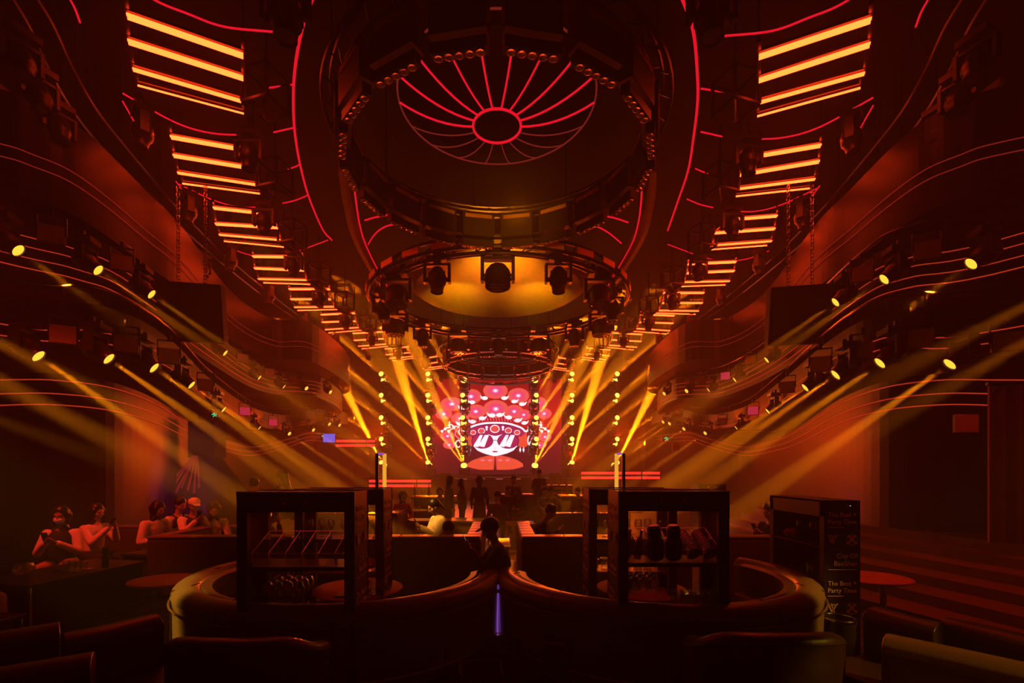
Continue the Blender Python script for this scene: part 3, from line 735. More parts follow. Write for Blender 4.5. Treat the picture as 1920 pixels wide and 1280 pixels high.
# smaller fourth ring low over the stage front
t = thing('ring_truss', 'small ring truss just in front of the stage', 'ring truss', (AX, 29.6, 7.6), 0, 'round ceiling trusses')
m = MB()
for rr, zz in ((2.2, 0), (2.5, 0), (2.35, .3), (2.35, .9)): m.path([V(rr*math.cos(a*2*PI/48), rr*math.sin(a*2*PI/48), zz) for a in range(48)], .045, 5, True)
m.build('truss', 'metal', t, True)
for k in range(16):
    a = k*PI/8; o = MB().cbox((0,0,.12), (.6, .03, .14)).build('edge_plate', 'brass', t, False, (2.55*math.cos(a), 2.55*math.sin(a), 0)); o.rotation_euler = (0, 0, a+PI/2)

# spoked wheel of red ropes
hz = EYE+.714*8.75; oz = EYE+.765*8.75
t = thing('spoked_wheel_light', 'domed wheel of red LED spokes around a small oval hub inside the big ring', 'ceiling light', (AX, 8.75, hz))
Rh, Ro = .435, 1.78
MB().path([V(Rh*math.cos(a*2*PI/48), Rh*math.sin(a*2*PI/48), 0) for a in range(48)], .022, 8, True).build('hub_ring', 'rope', t, True)
MB().path([V(Ro*math.cos(a*2*PI/64), Ro*math.sin(a*2*PI/64), oz-hz) for a in range(64)], .016, 8, True).build('outer_ring', 'roped', t, True)
for k in range(18):
    a = -PI/2+(k+.5)*2*PI/18
    pts = [V((Rh+(Ro-Rh)*u)*math.cos(a), (Rh+(Ro-Rh)*u)*math.sin(a), (oz-hz)*(u**2)) for u in [i/8 for i in range(9)]]
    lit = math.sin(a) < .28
    MB().path(pts, .017 if lit else .012, 6).build('spoke', 'rope' if lit else 'roped', t, True)
MB().lathe([(Ro+.05, oz-hz+.25), (0, oz-hz+.7)], n=32).build('dome', 'ceil', t, True)

# hung speakers
for side, xs, cx, yy in (('left', (334, 385), 360, 587), ('right', (1478, 1523), 1500, 592)):
    sg = -1 if side == 'left' else 1
    d = 11.4; c = D(cx, yy, d)
    t = thing('hanging_speaker', f"big black box speaker hung on two chains at the {side}, below the tube frames", 'speaker', c, 0, 'hung box speakers')
    b = MB(); mx = Matrix.Rotation(-sg*.2, 4, 'Z') @ Matrix.Rotation(math.radians(9), 4, 'X')
    b.box((-.71, -.16, -.67), (.71, .16, .67), mx); bev(b.build('cabinet', 'void', t), .02)
    b = MB(); b.box((-.66, -.175, -.62), (.66, -.162, .62), mx); b.build('grille', 'void', t)
    for x in xs:
        b = MB(); q = D(x, yy-50, d)-c; z = .62
        top = 8.6-c.z; i = 0
        while z < top:
            w_ = .035
            if i % 2: pts = [V(q.x-w_, 0, z), V(q.x-w_, 0, z+.1), V(q.x+w_, 0, z+.1), V(q.x+w_, 0, z)]
            else: pts = [V(q.x, -w_, z), V(q.x, -w_, z+.1), V(q.x, w_, z+.1), V(q.x, w_, z)]
            b.path(pts, .012, 5, True); z += .085; i += 1
        b.build('chain', 'chrome', t)

# ------------------------------------------------------------------ seating
def prof_back(h, th, z0=.06):
    r = th/2; pr = [(-r*.9, z0), (r*.9, z0), (r, h-r*.9)]
    for i in range(7): pr.append((r*1.12*math.cos(i*PI/6), h-r*.8+r*.9*math.sin(i*PI/6)))
    pr.append((-r, h-r*.9)); return pr
def booth(label, cx, flip):
    """round booth open to the stage; plan in metres"""
    t = thing('round_booth_sofa', label, 'sofa', (cx, 5.55, 0), 0, 'round booth sofas')
    sg = -1 if flip else 1
    pts = []
    for i in range(33):
        a = math.radians(10 - i*(218/32))
        pts.append(V(sg*1.62*math.cos(a), 1.50*math.sin(a), 0))
    pts[0] += V(0, .3, 0)
    pth = [tuple(p) for p in pts]
    pr = prof_back(.80, .24)
    MB().sweep(pth, pr).build('backrest', 'leather2', t, True)
    o1 = [V(p.x*1.09, p.y*1.1, .64) for p in pts]; MB().path(o1, .011, 6).build('piping', 'piping', t, True)
    o1 = [V(p.x*1.07, p.y*1.09, .16) for p in pts]; MB().path(o1, .009, 6).build('base_trim', 'brass', t, True)
    inner = [(p.x*.86, p.y*.84, 0) for p in pts[2:-2]]
    MB().sweep(inner, [(-.02,.1),(-.02,.42),(0,.46),(sg*-.0+.04,.48),(.3,.48),(.3,.1)] if False else [(-.26,.08),(.22,.08),(.24,.40),(.2,.46),(-.22,.46),(-.27,.42)]).build('seat', 'leather', t, True)
    inn = [(p.x*.90, p.y*.885, 0) for p in pts[1:-1]]
    for z in (.55, .68): MB().sweep(inn, [(-.07,z-.06),(.06,z-.06),(.06,z+.07),(-.02,z+.09),(-.08,z+.05)]).build('back_roll', 'leather', t, True)
    for i in range(3, 31, 5):
        m = MB(); p = pts[i]; n = V(p.x, p.y*1.3, 0).normalized()
        m.bar(p*1.0-n*.12+V(0,0,.815), p*1.0+n*.125+V(0,0,.77), .008, .008)
        m.bar(p+n*.128+V(0,0,.1), p+n*.128+V(0,0,.75), .006, .006)
        m.build('seam', 'leather', t)
    return t
booth('round leather booth sofa left of the centre gap, its back to the camera', -1.735, False).scale.x = 1
booth('round leather booth sofa right of the centre gap, its back to the camera', 1.70, False).scale.x = -1

def bench(label, pts, z=.80, th=.24, mt='leather', grp='dark benches in the foreground', seat=True, world=None, name='bench_sofa', side=1):
    w = world or [P(x, y, z) for x, y in pts]
    w = cr(w, 6) if len(w) > 2 else [w[0]+(w[1]-w[0])*i/6 for i in range(7)]
    o = V(w[0].x, w[0].y, 0); t = thing(name, label, 'sofa', o, 0, grp)
    loc = [(p.x-o.x, p.y-o.y, 0) for p in w]
    bev(MB().sweep(loc, prof_back(z, th)).build('backrest', mt, t, True), .03, 3)
    tt = V(w[-1].x-w[0].x, w[-1].y-w[0].y, 0).normalized(); n = V(tt.y, -tt.x, 0)*side
    if seat:
        sp = [(a+n.x*.42, b+n.y*.42, 0) for a, b, c in loc]
        MB().sweep(sp, [(-.3,.06),(.3,.06),(.31,.38),(.27,.44),(-.27,.44),(-.31,.38)]).build('seat', mt, t, True)
    pip = [V(a-n.x*th*.5, b-n.y*th*.5, z-.1) for a, b, c in loc]
    MB().path(pip, .007, 5).build('piping', 'piping', t, True)
    return t
bench('low dark bench end in the bottom left corner with rounded end', [(-80,1268),(175,1226)])
bench('dark bench back behind the corner bench at the left edge', [(-60,1196),(112,1168)])
bench('dark curved bench back between the left edge bench and the round booth', [(117,1190),(200,1174),(293,1152)])
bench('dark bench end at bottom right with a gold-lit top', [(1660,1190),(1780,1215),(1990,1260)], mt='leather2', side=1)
bench('dark bench back behind the gold-lit bench at right', [(1638,1138),(1700,1155),(1764,1169)])
bench('dark bench back running to the right edge', [(1772,1158),(1850,1175),(2000,1210)])
# tub chairs in front
for lb, cx, cy, rz in (('dark tub chair at the bottom left in front of the booth', -1.84, 3.3, 0), ('dark tub chair at the bottom right in front of the booth', 1.98, 3.4, 0)):
    t = thing('tub_chair', lb, 'armchair', (cx, cy, 0), rz, 'tub chairs in the foreground')
    pth = []
    for i in range(25):
        a = PI*.985-i*(PI*.97/24); ca, sa = math.cos(a), math.sin(a)
        pth.append((-.50*abs(ca)**.6*(1 if ca > 0 else -1), -.40*abs(sa)**.7*(1 if sa > 0 else -1)+.35, -.13*abs(ca)**5))
    MB().sweep(pth, prof_back(.80, .14, .30)).build('backrest', 'leather', t, True)
    MB().path([V(a*1.12, b*1.12-.03, .70+c) for a, b, c in pth], .008, 6).build('piping', 'piping', t, True)
    s = MB().box((-.44, .02, .1), (.44, .62, .44)).build('seat', 'leather', t); bev(s, .05, 4)
    for dx in (-.36, .36):
        for dy in (.1, .55): MB().cyl((dx, dy, 0), (dx, dy, .11), .02, n=8).build('leg', 'metal', t, True)
# square sofas of the second row
def box_sofa(label, x0, x1, y, arm, ylen=1.9, z=.92, mt='brown', grp='square sofas of the second row'):
    t = thing('square_sofa', label, 'sofa', ((x0+x1)/2, y, 0), 0, grp); w = (x1-x0)/2
    bev(MB().box((-w, -.12, .04), (w, .12, z)).build('backrest', mt, t), .05, 4)
    bev(MB().box((-w+.05, .12, .04), (w-.05, .8, .45)).build('seat', mt, t), .05, 4)
    m = MB(); n = max(2, int(2*w/.55))
    for i in range(n): a = -w+2*w*i/n+.01; m.box((a, -.13, z-.005), (a+2*w/n-.02, .13, z+.03))
    bev(m.build('top_cushion', 'leather2', t), .02, 2)
    for a in arm:
        xx = w*a; xi = xx-a*.24
        b = MB()
        b.box((min(xx, xi), .1, .04), (max(xx, xi), ylen, z)); bev(b.build('arm', mt, t), .05, 4)
        q = MB()
        for i in range(5):
            yy = .12+(ylen-.1)/5*i; q.box((min(xx, xi)+.01, yy, z), (max(xx, xi)-.01, yy+(ylen-.1)/5-.03, z+.035))
        bev(q.build('arm_cushion', 'leather2', t), .015, 3)
    return t
box_sofa('square brown sofa left of the aisle with a tufted arm along the aisle', -2.75, -.28, 7.3, (1,))
box_sofa('square brown sofa right of the aisle with a tufted arm along the aisle', .32, 2.9, 7.3, (-1,))
box_sofa('long square sofa behind the left booth, beside the left tables', -5.3, -3.1, 7.3, (-1,), 1.2, .92, 'brown')
box_sofa('long square sofa behind the right booth', 3.35, 5.0, 7.3, (), 1.2, .92, 'brown')
box_sofa('small square sofa far down the right of the aisle', 1.1, 3.0, 11.4, (-1,), 3.0, .9)
box_sofa('small square sofa far down the left of the aisle', -4.6, -2.4, 11.4, (1,), 1.2, .9)
box_sofa('dark sofa against the left wall behind the seated group', -7.6, -4.6, 9.2, (), 1, .85, 'leather')
# aisle: pale low tables and a step, paleness standing in for screen reflections
for lb, x, y, w, l, z in (('pale glossy low table in the aisle nearer the camera', .0, 10.0, .42, .9, .46), ('pale glossy low table far down the aisle', .3, 13.2, 1.3, .8, .5), ('pale pink-lit low table beside the right square sofa', 1.55, 8.7, 1.0, .8, .72), ('pale glossy low table on the left behind the fur coat', -1.9, 13.0, 1.1, .7, .6)):
    t = thing('low_table', lb, 'table', (x, y, 0), 0, 'pale low tables')
    bev(MB().box((-w/2, -l/2, z-.05), (w/2, l/2, z)).build('tabletop', 'marble', t), .01)
    for dx in (-1, 1):
        for dy in (-1, 1): MB().box((dx*(w/2-.05)-.025, dy*(l/2-.05)-.025, 0), (dx*(w/2-.05)+.025, dy*(l/2-.05)+.025, z-.05)).build('leg', 'metal', t)
struct('aisle_step', MB().box((-.20, 8.2, 0), (.30, 9.0, .14)), 'marble')
o = MB().bar((-.02, 5.27, .05), (-.02, 5.27, .70), .014, .02).build('violet_light_strip', 'violet'); tag(o, 'thin vertical violet light strip in the gap between the round booths', 'light strip')

# round tables
def round_table(label, x, y, r, z, mt='redtop', sx=1):
    t = thing('round_table', label, 'table', (x, y, 0), 0, 'small round tables'); t.scale = (sx, 1, 1)
    MB().lathe([(0, z-.035), (r*.97, z-.035), (r, z-.02), (r, z-.008), (r-.01, z), (0, z)], n=40).build('tabletop', mt, t, True)
    for k in range(3):
        a = k*2*PI/3+.5; MB().cyl((r*.55*math.cos(a), r*.55*math.sin(a), z-.035), (r*.62*math.cos(a), r*.62*math.sin(a), 0), .022, n=8).build('leg', 'chrome', t, True)
    return t
round_table('red oval cocktail table on thin legs left of the left booth', -4.18, 6.0, .36, .58, 'redtop', 1.15)
round_table('red oval cocktail table on thin legs right of the tall printed cabinet', 4.75, 6.15, .40, .58, 'redtop', 1.15)
round_table('round red table inside the left booth behind the glass cabinet', -1.62, 5.5, .50, .60)
round_table('round red table inside the right booth behind the glass cabinet', 1.62, 5.5, .50, .60)

# left bar tables
for lb, x, y, w, l, z in (('dark box table at the left with a bucket of clear glasses and a black bottle', -5.75, 6.35, .95, 1.5, .62), ('dark box table behind with a glass bowl, beside the long sofa', -5.35, 7.75, .8, .9, .66), ('dark low cube seat at the left edge of the photo', -5.35, 4.75, .8, .6, .46), ('small dark box table added to cover the bright floor of the far aisle', -.85, 11.9, .9, .8, .72)):  # far aisle table is added to hide floor reflections
    t = thing('box_table', lb, 'table', (x, y, 0), -.18, 'dark box tables')
    bev(MB().box((-w/2, -l/2, z-.04), (w/2, l/2, z)).build('tabletop', 'plast', t), .008)
    MB().box((-w/2+.06, -l/2+.06, .05), (w/2-.06, l/2-.06, z-.04)).build('body', 'plast', t)
    for dx in (-1, 1):
        for dy in (-1, 1): MB().cyl((dx*(w/2-.03), dy*(l/2-.03), 0), (dx*(w/2-.03), dy*(l/2-.03), z-.04), .025, n=10).build('leg', 'chrome', t, True)
    if z > .5:
        d_ = MB().box((-w/2+.05, -l/2+.2, z*.45), (-w/2+.062, l/2-.2, z*.8)).build('drawer', 'black', t)

# stairs at the right
for i in range(6):
    y0 = 5.0+i*.75
    m = MB().prism([(5.35+i*.42, 14), (5.0+i*.42, y0+2.0), (5.6+i*.42, y0-.4-.3*i), (XW-.1 if i == 0 else 12, 2.6-.1*i), (12, 14)], 0 if i == 0 else .14*i, .14*(i+1))
    struct('floor_step', m, 'wood')
# ------------------------------------------------------------------ lettering
def text_mesh(s, size, mt, align='LEFT'):
    c = bpy.data.curves.new('t', 'FONT'); c.body = s; c.size = size; c.align_x = align; c.extrude = .0015; c.resolution_u = 2; c.offset = .0
    o = bpy.data.objects.new('t', c); C.objects.link(o); bpy.context.view_layer.update()
    me = bpy.data.meshes.new_from_object(o.evaluated_get(bpy.context.evaluated_depsgraph_get())); bpy.data.objects.remove(o)
    me.materials.clear(); me.materials.append(M[mt]); return me
def text_on(parent, s, size, mt, loc, rot, align='LEFT', sx=1):
    o = bpy.data.objects.new('lettering', text_mesh(s, size, mt, align)); C.objects.link(o); o.parent = parent; o.location = loc; o.rotation_euler = rot; o.scale = (sx, 1, 1); return o
def logo_mesh(kind):
    m = MB()
    if kind == 'w':
        for a, b in (((-.05,.05),(-.02,-.04)), ((-.02,-.04),(.0,.01)), ((-.02,.05),(.012,-.045)), ((.0,-.02),(.035,.05))):
            m.bar((a[0], 0, a[1]), (b[0], 0, b[1]), .004, .013, (0,1,0)) if False else m.bar((a[0], 0, a[1]), (b[0], 0, b[1]), .013, .004, (0,1,0))
        for x, z in ((-.05,.05),(-.018,.05),(.008,.045),(.045,.05)): m.cyl((x, -.003, z), (x, .003, z), .009, n=10)
    else:
        for a, b in (((-.05,.05),(.05,-.05)), ((-.05,-.05),(.05,.05)), ((-.035,.055),(.06,-.04)), ((-.06,-.04),(.035,.055))):
            m.bar((a[0], 0, a[1]), (b[0], 0, b[1]), .008, .004, (0,1,0))
        m.path([V(.062*math.cos(a*PI/10), 0, .062*math.sin(a*PI/10)) for a in range(20)], .0025, 4, True)
    return m
LOG = {k: logo_mesh(k).mesh('logo', 'text') for k in 'wx'}
def print_panel(parent, origin, rz, w, h, mt='text'):
    """the repeated print on a cabinet side; origin = lower left corner seen from outside"""
    R_ = Matrix.Rotation(rz, 4, 'Z')
    def put(u, v): return Vector(origin)+(R_ @ V(u, -.004, v))
    rot = (PI/2, 0, rz); s = w/.37
    v = h-.17*1
    n = 0
    while v > .28:
        text_on(parent, 'The Best +', .066*s, mt, put(.035, v), rot); text_on(parent, 'Party Time', .066*s, mt, put(.035, v-.072*s), rot)
        b = MB().box((0,-.002,0), (.16*s, .001, .006)); o = b.build('printed_rule', mt, parent, False, put(.035, v-.11*s)); o.rotation_euler = (0,0,rz)
        if v-.27*s > .1:
            for k, u in (('w', .09), ('x', .28)):
                o = obj('logo', LOG[k], parent, put(u*s, v-.235*s)); o.rotation_euler = (0,0,rz); o.scale = (s*.9,)*3
        v2 = v-.42*s
        if v2 > .1:
            text_on(parent, 'City Of', .07*s, mt, put(w-.035, v2), rot, 'RIGHT'); text_on(parent, 'BaoShan', .07*s, mt, put(w-.035, v2-.078*s), rot, 'RIGHT')
            b = MB().box((0,-.002,0), (.29*s, .001, .005)); o = b.build('printed_rule', mt, parent, False, put(.04, v2-.12*s)); o.rotation_euler = (0,0,rz)
        v -= .70*s; n += 1

# ------------------------------------------------------------------ display cabinets
def cabinet(label, x0, x1, y0, dep, H, side, s1, s2, rz=0, base_h=.42, letters='text', name='display_cabinet'):
    """open glass-shelf cabinet. side: which flank carries the print (+1 right, -1 left). s1/s2 shelf heights"""
    w = (x1-x0)/2; t = thing(name, label, 'display cabinet', ((x0+x1)/2, y0, 0), rz, 'black glass cabinets')
    p = .085
    m = MB()
    for sx in (-1, 1):
        for yy in (0, dep-.05): m.box((sx*w-(p if sx > 0 else 0), yy, 0), (sx*w+(p if sx < 0 else 0), yy+.05, H))
    m.box((-w, 0, H-.17), (w, .03, H)); m.box((-w, dep-.03, H-.10), (w, dep, H)); m.box((-w, 0, 0), (w, .03, .06))
    m.box((-w, dep-.03, 0), (w, dep, base_h*.4))
    bev(m.build('frame', 'black', t), .004, 1)
    MB().box((-w+.02, .02, H-.01), (w-.02, dep-.02, H-.003)).build('top_panel', 'acr', t)
    for sx in (-1, 1): MB().box((sx*w-.008*(1 if sx > 0 else 0), .05, .05), (sx*w+.008*(1 if sx < 0 else 0), dep-.05, H)).build('side_panel', 'black', t)
    MB().box((-w+.01, .02, s1-.035), (w-.01, dep-.02, s1)).build('shelf', 'metal', t)
    MB().box((-w+.01, .02, s2-.025), (w-.01, dep-.02, s2)).build('shelf', 'wood', t)
    MB().box((-w+.01, .05, .06), (w-.01, dep-.05, .09)).build('shelf', 'metal', t)
    MB().box((-w+.05, .03, s1+.01), (w-.05, .034, H-.18)).build('glass_pane', 'acr', t)
    if name == 'display_cabinet' and y0 < 4.5: area(((x0+x1)/2, y0+.16, H-.19), ((x0+x1)/2, y0+.16, 0), 1.6, .7, .06, (1, .05, .03))  # added red light to brighten the inside of the cabinet
    for k, u in (('w', -.09), ('x', .09)):
        o = obj('logo', bpy.data.meshes['logo'] if False else LOG[k], t, (u, -.004, H-.085)); o.scale = (.55,)*3; o.active_material
    if side > 0: print_panel(t, (w+.002, .02, 0), PI/2, dep-.03, H, letters)
    else: print_panel(t, (-w-.002, dep-.02, 0), -PI/2, dep-.03, H, letters)
    return t
GL = {}
def lathe_me(name, prof, mt, n=16): 
    return MB().lathe(prof, n=n).mesh(name, mt, True)
GL['wine'] = [('bowl', lathe_me('bowl', [(.006,.085),(.03,.10),(.042,.13),(.044,.16),(.036,.20),(.034,.20),(.042,.16),(.04,.13),(.028,.103),(.004,.088)], 'glass')), ('stem', lathe_me('stem', [(.034,0),(.03,.004),(.006,.01),(.004,.05),(.006,.086)], 'glass', 10))]
GL['tumbler'] = [('tumbler', lathe_me('tumbler', [(0,.002),(.03,.0),(.034,.004),(.04,.095),(.037,.095),(.031,.012),(0,.01)], 'glass'))]
GL['bowl'] = [('bowl', lathe_me('bowl', [(.04,0),(.07,.01),(.11,.06),(.115,.10),(.09,.155),(.085,.155),(.108,.10),(.10,.062),(.06,.016),(0,.012)], 'glass', 22))]
GL['bottle'] = [('bottle', lathe_me('bottle', [(.034,0),(.037,.01),(.037,.17),(.03,.20),(.014,.225),(.013,.28),(.015,.285),(.015,.295),(0,.295)], 'amberglass'))]
def glassware(kind, loc, label, cat, group, name, sc=1, rot=None):
    parts = GL[kind]
    if len(parts) == 1:
        o = obj(name, parts[0][1], None, loc)
    else:
        o = thing(name, None, None, loc)
        for n, me in parts: obj(n, me, o)
    o.scale = (sc,)*3
    if rot: o.rotation_euler = rot
    return tag(o, label, cat, group)
def acrylic_rack(label, cx, y, z, w, n=6):
    t = thing('acrylic_rack', label, 'rack', (cx, y, z), 0, 'clear acrylic racks in the cabinets')
    m = MB()
    for i in range(n+1):
        x = -w/2+w*i/n
        m.add([V(x-.002, 0, 0), V(x-.002, .30, 0), V(x-.002, .30, .26), V(x-.002, -.02, .11), V(x+.002, 0, 0), V(x+.002, .30, 0), V(x+.002, .30, .26), V(x+.002, -.02, .11)], [(0,1,2,3),(4,7,6,5),(0,4,5,1),(1,5,6,2),(2,6,7,3),(3,7,4,0)])
    m.build('divider', 'acr', t)
    MB().box((-w/2, -.01, 0), (w/2, -.006, .11)).build('front_sheet', 'acr', t)
    e = MB()
    for i in range(n+1):
        x = -w/2+w*i/n; e.bar((x, -.0, .0), (x, -.022, .11), .004, .004); e.bar((x, -.02, .11), (x, .30, .26), .0022, .0022)
    e.bar((-w/2, -.01, 0), (w/2, -.01, 0), .003, .003); e.bar((-w/2, -.022, .11), (w/2, -.022, .11), .002, .002); e.bar((-w/2, .3, .26), (w/2, .3, .26), .003, .003)
    e.build('bright_edge', 'acre', t)  # reflection of the red tubes put into the pink edge colour
    return t
EY = EYE
def zat(py, d): return EY+(HY-py)*d/F
# front left
FL1, FL2 = D(444, 922, 4.0), D(664, 922, 4.0); HC = FL1.z
s1 = zat(1064, 4.0); s2 = zat(1190, 4.05)
cabinet('front left black glass cabinet holding a clear acrylic rack, glasses below', FL1.x, FL2.x, 4.0, .42, HC, 1, s1, s2)
cxl = (FL1.x+FL2.x)/2+.03
acrylic_rack('clear acrylic divider rack with red-lit edges in the front left cabinet', cxl, 4.07, s1, .84)
# front right
FR1, FR2 = D(1160, 921, 4.1), D(1367, 921, 4.1)
s1r = zat(1056, 4.1); s2r = zat(1190, 4.15)
cabinet('front right black glass cabinet holding four dark cups and bottles in a rack', FR1.x, FR2.x, 4.1, .42, HC, -1, s1r, s2r)
cxr = (FR1.x+FR2.x)/2
acrylic_rack('clear acrylic divider rack with red-lit edges in the front right cabinet', cxr, 4.17, s1r, .84)
cabinet('black cabinet directly behind the front left cabinet', -2.2, -1.25, 5.15, .42, 1.74, 1, 1.2, .85)
cabinet('black cabinet directly behind the front right cabinet', .96, 1.9, 5.15, .42, 1.74, -1, 1.2, .85)
cabinet('small black cabinet far back at the right, near the stairs', 5.05, 5.75, 12.2, .5, 1.58, -1, 1.0, .6)
# printed cabinet at right: its print faces the camera
A = D(1545, 938, 5.0); Bx = D(1613, 938, 5.0)
HT = A.z; wS = Bx.x-A.x
t = thing('display_cabinet', 'tall black cabinet at the right whose camera side is printed with The Best Party Time', 'display cabinet', (A.x, 5.0, 0), 0, 'black glass cabinets')
m = MB(); m.box((0, 0, 0), (wS, .02, HT)); m.box((0, .97, 0), (wS, 1.0, HT)); m.box((0,0,HT-.02), (wS, 1.0, HT)); m.box((0, 0, HT-.17), (.02, 1.0, HT)); m.box((0,.02,0), (.03,.07,HT)); m.box((0,.93,0), (.03,.98,HT)); m.box((wS-.02, 0, 0), (wS, 1.0, HT))
m.build('frame', 'black', t)
for z in (.35, .8, 1.14): MB().box((.01, .02, z-.02), (wS-.02, .97, z)).build('shelf', 'metal', t)
print_panel(t, (0.0, -.003, 0), 0, wS, HT, 'text')
for u in (.62, .72): 
    b = MB().cyl((wS*u, -.004, HT-.055), (wS*u, 0, HT-.055), .004, n=8); b.build('screw_cap', 'coin' if u == .72 else 'chrome', t)  # right cap has a pale glowing material
for k in range(6):
    glassware('wine' if k % 2 else 'tumbler', (A.x+.12+.12*(k % 2), 5.15+k*.13, .8 if k < 3 else 1.14), f"clear {'wine glass' if k % 2 else 'tumbler'} on a shelf of the tall printed cabinet, {ORD[k]} from the camera", 'glass', 'glasses in the tall printed cabinet', 'wine_glass' if k % 2 else 'glass_tumbler')

# contents of the two front cabinets
random.seed(3)
def fill(side, cx, y, zs, zb):
    n = 0
    for r in range(3):
        for k in range(5):
            x = cx-.30*(1)+k*.085+random.uniform(-.01, .01)-(.02 if side == 'left' else .1)
            z = zb
            glassware('wine', (x, y+.06+r*.1, z), f"upright wine glass in the front {side} cabinet, {['nearest','middle','rear'][r]} row, {ORD[k]} from left", 'glass', f'wine glasses in the front {side} cabinet', 'wine_glass', random.uniform(.95, 1.1), (random.uniform(-.1,.1), random.uniform(-.1,.1), 0))
    # hanging upside-down glasses under the middle shelf
    for r in range(3):
        for k in range(4):
            x = cx-.32+k*.09-(0 if side == 'left' else .08)
            glassware('wine', (x, y+.08+r*.11, zs-.04), f"upside-down wine glass in the front {side} cabinet, {['nearest','middle','rear'][r]} row, {ORD[k]} from the left", 'glass', f'hanging wine glasses in the front {side} cabinet', 'wine_glass', 1.1, (PI, 0, 0))
fill('left', cxl, 4.03, s1, s2); fill('right', cxr, 4.13, s1r, s2r)
for k in range(8):
    glassware('tumbler', (cxr+.10+(k % 4)*.085, 4.2+.1*(k//4), s2r+.21), f"clear tumbler in raised tray, front right cabinet, {'front' if k < 4 else 'rear'} row, {ORD[k % 4]} from left", 'glass', 'tumblers in the front right cabinet', 'glass_tumbler', 1.5)
t = MB().box((-.2, -.11, 0), (.2, .11, .2)).build('glass_tray', 'plast', None, False, (cxr+.22, 4.27, s2r)); tag(t, 'dark box under the tumblers in the front right cabinet', 'box')
# dark cups leaning in the right rack
for k, (x, h, tilt) in enumerate(((-.12, .30, -.12), (.03, .30, -.05))):
    t = thing('shaker_cup', f"black shaker silhouette standing in the rack of the front right cabinet, {['left','right'][k]} one", 'shaker', (cxr+x, 4.2, s1r+.02), 0, 'black shakers'); 
    MB().lathe([(.055,0),(.07,.02),(.075,.16),(.055,.2)], n=20).build('cup', 'black', t, True); MB().lathe([(.055,.2),(.06,.22),(.058,.28),(.04,.305),(0,.31)], n=20).build('lid', 'black', t, True); t.rotation_euler = (.15, tilt, 0)
for k, x in enumerate((.2, .34)):
    t = thing('paper_cup_stack', f"stack of ribbed cups tilted in the rack of the front right cabinet, {['left','right'][k]} one", 'cup stack', (cxr+x, 4.16, s1r+.07), 0, 'cup stacks')
    pr = []
    for i in range(12): pr += [(.062-.001*i, i*.022), (.055-.001*i, i*.022+.018)]
    MB().lathe([(0,0)]+pr+[(0,.27)], n=20).build('cups', 'brown', t, True); MB().path([V(.064*math.cos(a*PI/10), .064*math.sin(a*PI/10), 0) for a in range(20)], .004, 5, True).build('rim', 'piping', t, True); t.rotation_euler = (-.85, -.3, 0)
for k, x in enumerate((-.38, -.28)):
    glassware('bottle', (cxr+x, 4.22, s1r+.02), f"small bottle leaning in the left of the rack of the front right cabinet, {['left','right'][k]} one", 'bottle', 'bottles in the rack', 'glass_bottle', .9, (.2, .1, 0))
# ash bowls
for k, (x, y, z, lb) in enumerate(((cxl+.05, 4.15, s2, 'round black ashtray bowl with red rim in the front left cabinet'), (cxr-.02, 4.2, s2r, 'round ashtray bowl in the front right cabinet'))):
    t = thing('ashtray_bowl', lb, 'ashtray', (x, y, z), 0, 'ashtray bowls')
    MB().lathe([(.08,0),(.095,.02),(.1,.07),(.115,.08),(.112,.085),(.092,.075),(.085,.03),(0,.025)], n=28).build('bowl', 'plast', t, True)
    MB().path([V(.113*math.cos(a*PI/14), .113*math.sin(a*PI/14), .084) for a in range(28)], .005, 5, True).build('rim', 'bowl', t, True)
    MB().lathe([(0,.072),(.09,.072)], n=24).build('liquid', 'bowl', t)
glassware('bowl', (-1.32, 5.2, .60), 'clear glass fishbowl on the round table of the left booth', 'bowl', None, 'glass_bowl', 1.05)
glassware('bowl', (.80+.6, 5.25, .60), 'clear glass fishbowl on the round table of the right booth', 'bowl', None, 'glass_bowl', 1.05)
def crumple(name, label, loc, s, mt, seed, cat='tissue'):
    random.seed(seed); m = MB(); m.ell((0,0,0), s, 16, 10)
    m.v = [(x*(1+random.uniform(-.25,.25)), y*(1+random.uniform(-.25,.25)), z*(1+random.uniform(-.35,.2))) for x, y, z in m.v]
    o = m.build(name, mt, None, False, loc); return tag(o, label, cat)
crumple('crumpled_cloth', 'crumpled red cloth on the right of the bottom shelf of the front right cabinet', (cxr+.30, 4.12, s2r+.10), (.17, .07, .1), 'paper', 2, 'cloth')
crumple('crumpled_cloth', 'crumpled red napkin on the lower shelf of the cabinet behind the front left one', (-1.42, 5.22, .93), (.10, .06, .06), 'paper', 5, 'napkin')
crumple('crumpled_cloth', 'crumpled red napkin on the round table of the left booth', (-1.5, 5.15, .64), (.08, .06, .04), 'paper', 8, 'napkin')
crumple('crumpled_cloth', 'napkin on the top rack of the tall printed cabinet', (A.x+.12, 5.75, 1.20), (.08, .09, .05), 'paper', 11, 'napkin')
o = bev(MB().box((-.12, -.08, 0), (.12, .08, .02)).build('menu_folder', 'plast', None, False, (-1.62, 5.12, .60)), .004); tag(o, 'black folder lying on the round table of the left booth', 'folder')
# glassware in the rear cabinets
for sd, x0 in (('left', -2.1), ('right', 1.05)):
    for k in range(7):
        glassware('wine', (x0+k*.12, 5.3+.06*(k % 2), 1.2), f"wine glass in the cabinet behind the front {sd} one, {ORD[k]} from left", 'glass', 'glasses in the rear cabinets', 'wine_glass')
        glassware('tumbler', (x0+k*.12, 5.3+.06*(k % 2), .85), f"tumbler in the cabinet behind the front {sd} one, {ORD[k]} from left", 'glass', 'glasses in the rear cabinets', 'glass_tumbler', 1.2)
